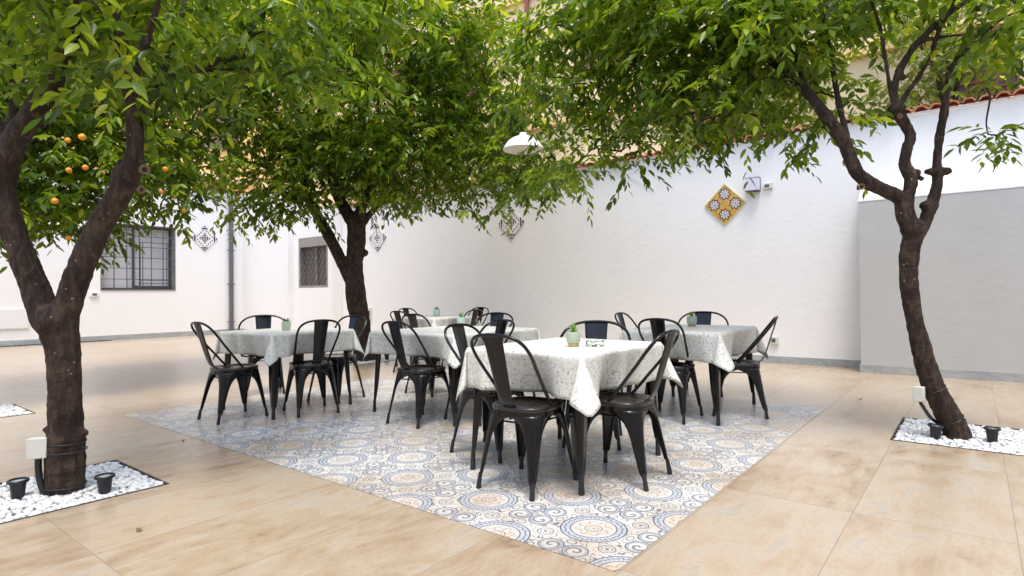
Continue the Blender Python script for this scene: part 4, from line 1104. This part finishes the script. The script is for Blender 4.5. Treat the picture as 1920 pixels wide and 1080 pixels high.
# --- curved tree on the right
br = W(1795, 822, 4.24); br.z = 0; D = 4.24
tr_ = empty('citrus_tree', br); tag(tr_, 'sinuous leaning trunk splitting into three limbs in front of the grey wall', 'tree')
limbs = [px_limb([(1800, 850, D, 32), (1794, 815, D, 31), (1782, 785, D, 29), (1765, 755, D, 27), (1748, 722, D, 25), (1737, 690, D, 24), (1727, 650, D, 23), (1716, 605, D, 20), (1708, 560, D, 20), (1703, 510, D, 21), (1706, 470, D, 23), (1712, 440, D, 24), (1700, 410, D, 22), (1694, 385, D, 22)]),
         px_limb([(1698, 400, D, 18), (1685, 370, D, 17), (1660, 357, D, 17), (1630, 343, D, 17), (1605, 322, D, 17), (1592, 290, D, 16), (1580, 262, D, 17), (1558, 232, D, 17), (1535, 200, D+.1, 14), (1505, 165, D+.3, 12), (1470, 135, D+.5, 10), (1420, 100, D+.8, 8), (1350, 70, D+1.1, 6), (1270, 50, D+1.4, 4)]),
         px_limb([(1700, 405, D, 17), (1703, 370, D, 14), (1708, 335, D, 15), (1697, 308, D, 14), (1700, 280, D, 13), (1707, 258, D, 13), (1698, 235, D, 13), (1684, 212, D, 15), (1678, 195, D, 14)]),
         px_limb([(1680, 205, D, 11), (1676, 180, D, 9), (1682, 145, D, 9.5), (1705, 100, D, 8.5), (1740, 60, D, 8), (1780, 25, D, 7), (1840, -20, D, 6), (1900, -90, D, 4)]),
         px_limb([(1684, 205, D, 8), (1700, 175, D, 6.5), (1722, 145, D, 6), (1745, 105, D, 5.5), (1760, 60, D, 5), (1790, 0, D, 4)]),
         px_limb([(1677, 200, D, 8), (1668, 160, D, 5), (1660, 110, D, 5), (1652, 60, D, 5), (1640, 20, D, 4.5), (1620, -40, D, 4)]),
         px_limb([(1716, 450, D, 15), (1732, 420, D, 15), (1745, 390, D, 15), (1755, 355, D, 14), (1758, 330, D, 13), (1757, 300, D, 10), (1763, 250, D, 10), (1772, 200, D, 9.5), (1776, 155, D, 8.5), (1800, 105, D, 7.5), (1850, 70, D, 7), (1915, 40, D, 6), (2000, 0, D, 4)]),
         px_limb([(1600, 300, D, 9), (1570, 180, D+.2, 7), (1556, 90, D+.4, 6), (1535, 0, D+.5, 5), (1500, -100, D+.6, 4)]),
         px_limb([(1510, 170, D+.3, 7), (1480, 90, D+.6, 6), (1400, 20, D+.9, 5), (1330, -60, D+1.2, 4)]),
         px_limb([(1705, 85, D, 4), (1760, 70, D, 3.5), (1830, 62, D+.1, 3), (1900, 40, D+.1, 2)])]
def exr(mb):
    knob(mb, W(1774, 322, D), .045, 2, (1.1, 1.1, .7)); knob(mb, W(1744, 322, D), .042, 12, (1.1, 1.1, .6)); knob(mb, W(1728, 335, D), .02, 13); knob(mb, W(1682, 208, D), .060, 4, (1.1, 1.1, 1)); knob(mb, W(1716, 325, D), .035, 6); knob(mb, W(1694, 170-25, D), .028, 7); knob(mb, W(1735, 385, D), .04, 9); knob(mb, W(1712, 430, D), .085, 10)
    stub(tr_, br, W(1616, 350, D-.08), away((-.1, .0, 1)), .020, mb); stub(tr_, br, W(1717, 323, D-.04), away((.7, .1, .7)), .018, mb); stub(tr_, br, W(1689, 217, D-.06), away((.3, .2, 1)), .017, mb)
trR, skR = trunk_obj(limbs, tr_, br, exr, 50, .0095)
Pt, Rt = limb(MB(), *limbs[0], seed=50, wob=.035)
for z in (.36, .13): band(tr_, br, Pt, Rt, z, w=.003)
rbl = [(W(1440, 110, 5.1), 1.0, .62), (W(1290, 120, 5.4), .95, .72), (W(1110, 110, 5.7), .70, .72), (W(1180, 230, 5.6), .45, .35), (W(1320, 215, 5.1), .6, .26), (W(1540, 210, 4.7), .38, .36), (W(1860, 70, 4.2), .42, .42), (W(1600, 10, 4.7), .8, .35), (W(1450, -30, 4.9), 1.0, .3), (W(1200, -10, 5.2), .9, .35), (W(1780, -10, 4.3), .6, .2), (W(1070, 290, 5.9), .25, .2), (W(1050, 20, 5.6), .42, .45)]
def keepR(p):
    v = Vector(p)-Vector((0, 0, CH)); d = v.dot(_F); x = 960+CF*v.dot(CR)/d; y = 540-CF*v.dot(CU)/d
    return not (1570 < x < 1770 and 30 < y) and not (x > 1640 and y > 180) and not (1180 < x < 1520 and y > 255) and not (935 < x < 1030 and 238 < y < 310)
ex = [W(1858, 262, 4.05), W(1872, 245, 4.0), W(1740, 150, 4.6)]
foliage(rbl, 165, skR, br, tr_, 61, leafL=.105, cl_r=.24, keep=keepR)
# one loose sprig hanging low at the frame side
foliage([(W(1862, 258, 4.05), .05, .05)], 3, [(W(1852, 120, 4.05), .012), (W(1850, 165, 4.05), .010)], br, tr_, 71, leafL=.10, cl_r=.05, sprigs=4, per=7)

# junction boxes strapped to trunks
def jbox(c, size, rz, label, cable):
    root = empty('junction_box', c, rz); tag(root, label, 'junction box', 'junction boxes on the trunks')
    mb = MB(); w, d, h = size; mb.box((-w/2, -d/2, -h/2), (w/2, d*.32, h/2)); mb.build('box_body', M['box_plastic'], root, bevel=.004)
    mb = MB(); mb.box((-w/2-.002, -d/2-.014, -h/2-.002), (w/2+.002, -d/2-.0005, h/2+.002)); mb.build('box_lid', M['box_plastic'], root, bevel=.004)
    inv = Matrix.Translation(Vector(c)) @ Matrix.Rotation(rz, 4, 'Z'); inv.invert()
    mb = MB(); mb.tube([inv @ Vector(p) for p in catmull(cable, 6)], .016 if size[0] > .08 else .012, 10); mb.build('conduit', M['plastic_black'], root)
yawr = CYAW-PI/2
jc = W(74, 838, 3.17)
jbox(jc, (.085, .055, .105), yawr+.35, 'cream junction box with black conduit strapped to the forked trunk', [W(72, 860, 3.17), W(72, 880, 3.17), W(76, 905, 3.17), W(88, 940, 3.17)])
jc = W(1724, 738, 4.12)
jbox(jc, (.062, .05, .10), yawr-.9, 'pale junction box half behind the curved trunk', [W(1726, 755, 4.14), W(1744, 782, 4.22), W(1765, 800, 4.32), W(1778, 830, 4.32)])

# hanging dome lamp
hl = W(981, 281, 7.0); ht = empty('hanging_lamp', hl); tag(ht, 'white enamel dome lamp hanging among the leaves', 'hanging lamp')
mb = MB(); mb.lathe([(.236, .0), (.240, .004), (.234, .012), (.215, .055), (.185, .095), (.14, .13), (.085, .155), (.045, .168), (.040, .20), (.002, .205)], 40); mb.build('lamp_shade', M['shade_white'], ht, solid=.004, angle=60)
mb = MB(); mb.lathe([(.001, .05), (.022, .055), (.032, .08), (.022, .11), (.014, .13), (.014, .16)], 20); mb.build('bulb', M['white_plastic'], ht)
mb = MB(); mb.tube([(0, 0, .20), (0.01, 0, .6), (.0, .0, 1.6)], .006, 6); mb.build('cord', M['plastic_black'], ht)

# shrubs on the terraces beyond the tiled wall, sunlit look in leaf colour
def shrub(x, y, z, rh, rv, n, label, seed):
    b = Vector((x, y, z)); e = empty('terrace_shrub', b); tag(e, label, 'shrub', 'shrubs on the terrace beyond the wall')
    mb = MB(); sk = []
    for k in range(4):
        a = k*1.6; P, Rr = limb(mb, [b, b+Vector((math.cos(a)*.2, math.sin(a)*.2, rv*.8)), b+Vector((math.cos(a)*rh*.6, math.sin(a)*rh*.6, rv*1.5))], [.05, .035, .015], seed=k); sk += list(zip(P, Rr))
    mb.v = [tuple(Vector(v)-b) for v in mb.v]; mb.build('trunk', M['bark'], e)
    foliage([(b+Vector((0, 0, rv)), rh, rv)], n, sk, b, e, seed, leafL=.13, mat='leaf_sun', cl_r=.3, sprigs=10, per=8)
shrub(11.4, 9.9, 3.45, 1.3, 1.3, 60, 'yellow green shrub behind the hanging lamp beyond the tiled wall', 81)
shrub(11.6, 3.2, 3.45, 1.5, 1.1, 50, 'yellow green shrub above the tile panel beyond the tiled wall', 82)
shrub(11.8, .3, 3.45, 1.3, 1.6, 50, 'yellow green shrub behind the curved trunk beyond the tiled wall', 83)

rl = random.Random(8)
for x, y, lab in ((1.9, 4.6, 'dry leaf on the paving between the forked trunk and the tile area'), (6.6, .9, 'dry leaf on the paving between the curved trunk and the grey wall'), (1.05, 3.0, 'dry brown leaf on the paving in front of the planting pit of the forked trunk')):
    mb = MB(); L = .04; vs = []; a = rl.uniform(0, 6)
    for i in range(6):
        t = i/5; w = .011*math.sin(PI*min(1, t*.95+.03))**.8
        for q in (-1, 0, 1): vs.append(((t-.5)*L, q*w, .004+.006*abs(q)*math.sin(PI*t)+.004*math.sin(3*t)))
    mb.add(vs, [(i*3+q, i*3+3+q, i*3+4+q, i*3+1+q) for i in range(5) for q in range(2)])
    tag(mb.build('fallen_leaf', M['cut_wood'], solid=.0006, loc=(x, y, .001), rot=(0, 0, a)), lab, 'leaf', 'fallen leaves on the paving')
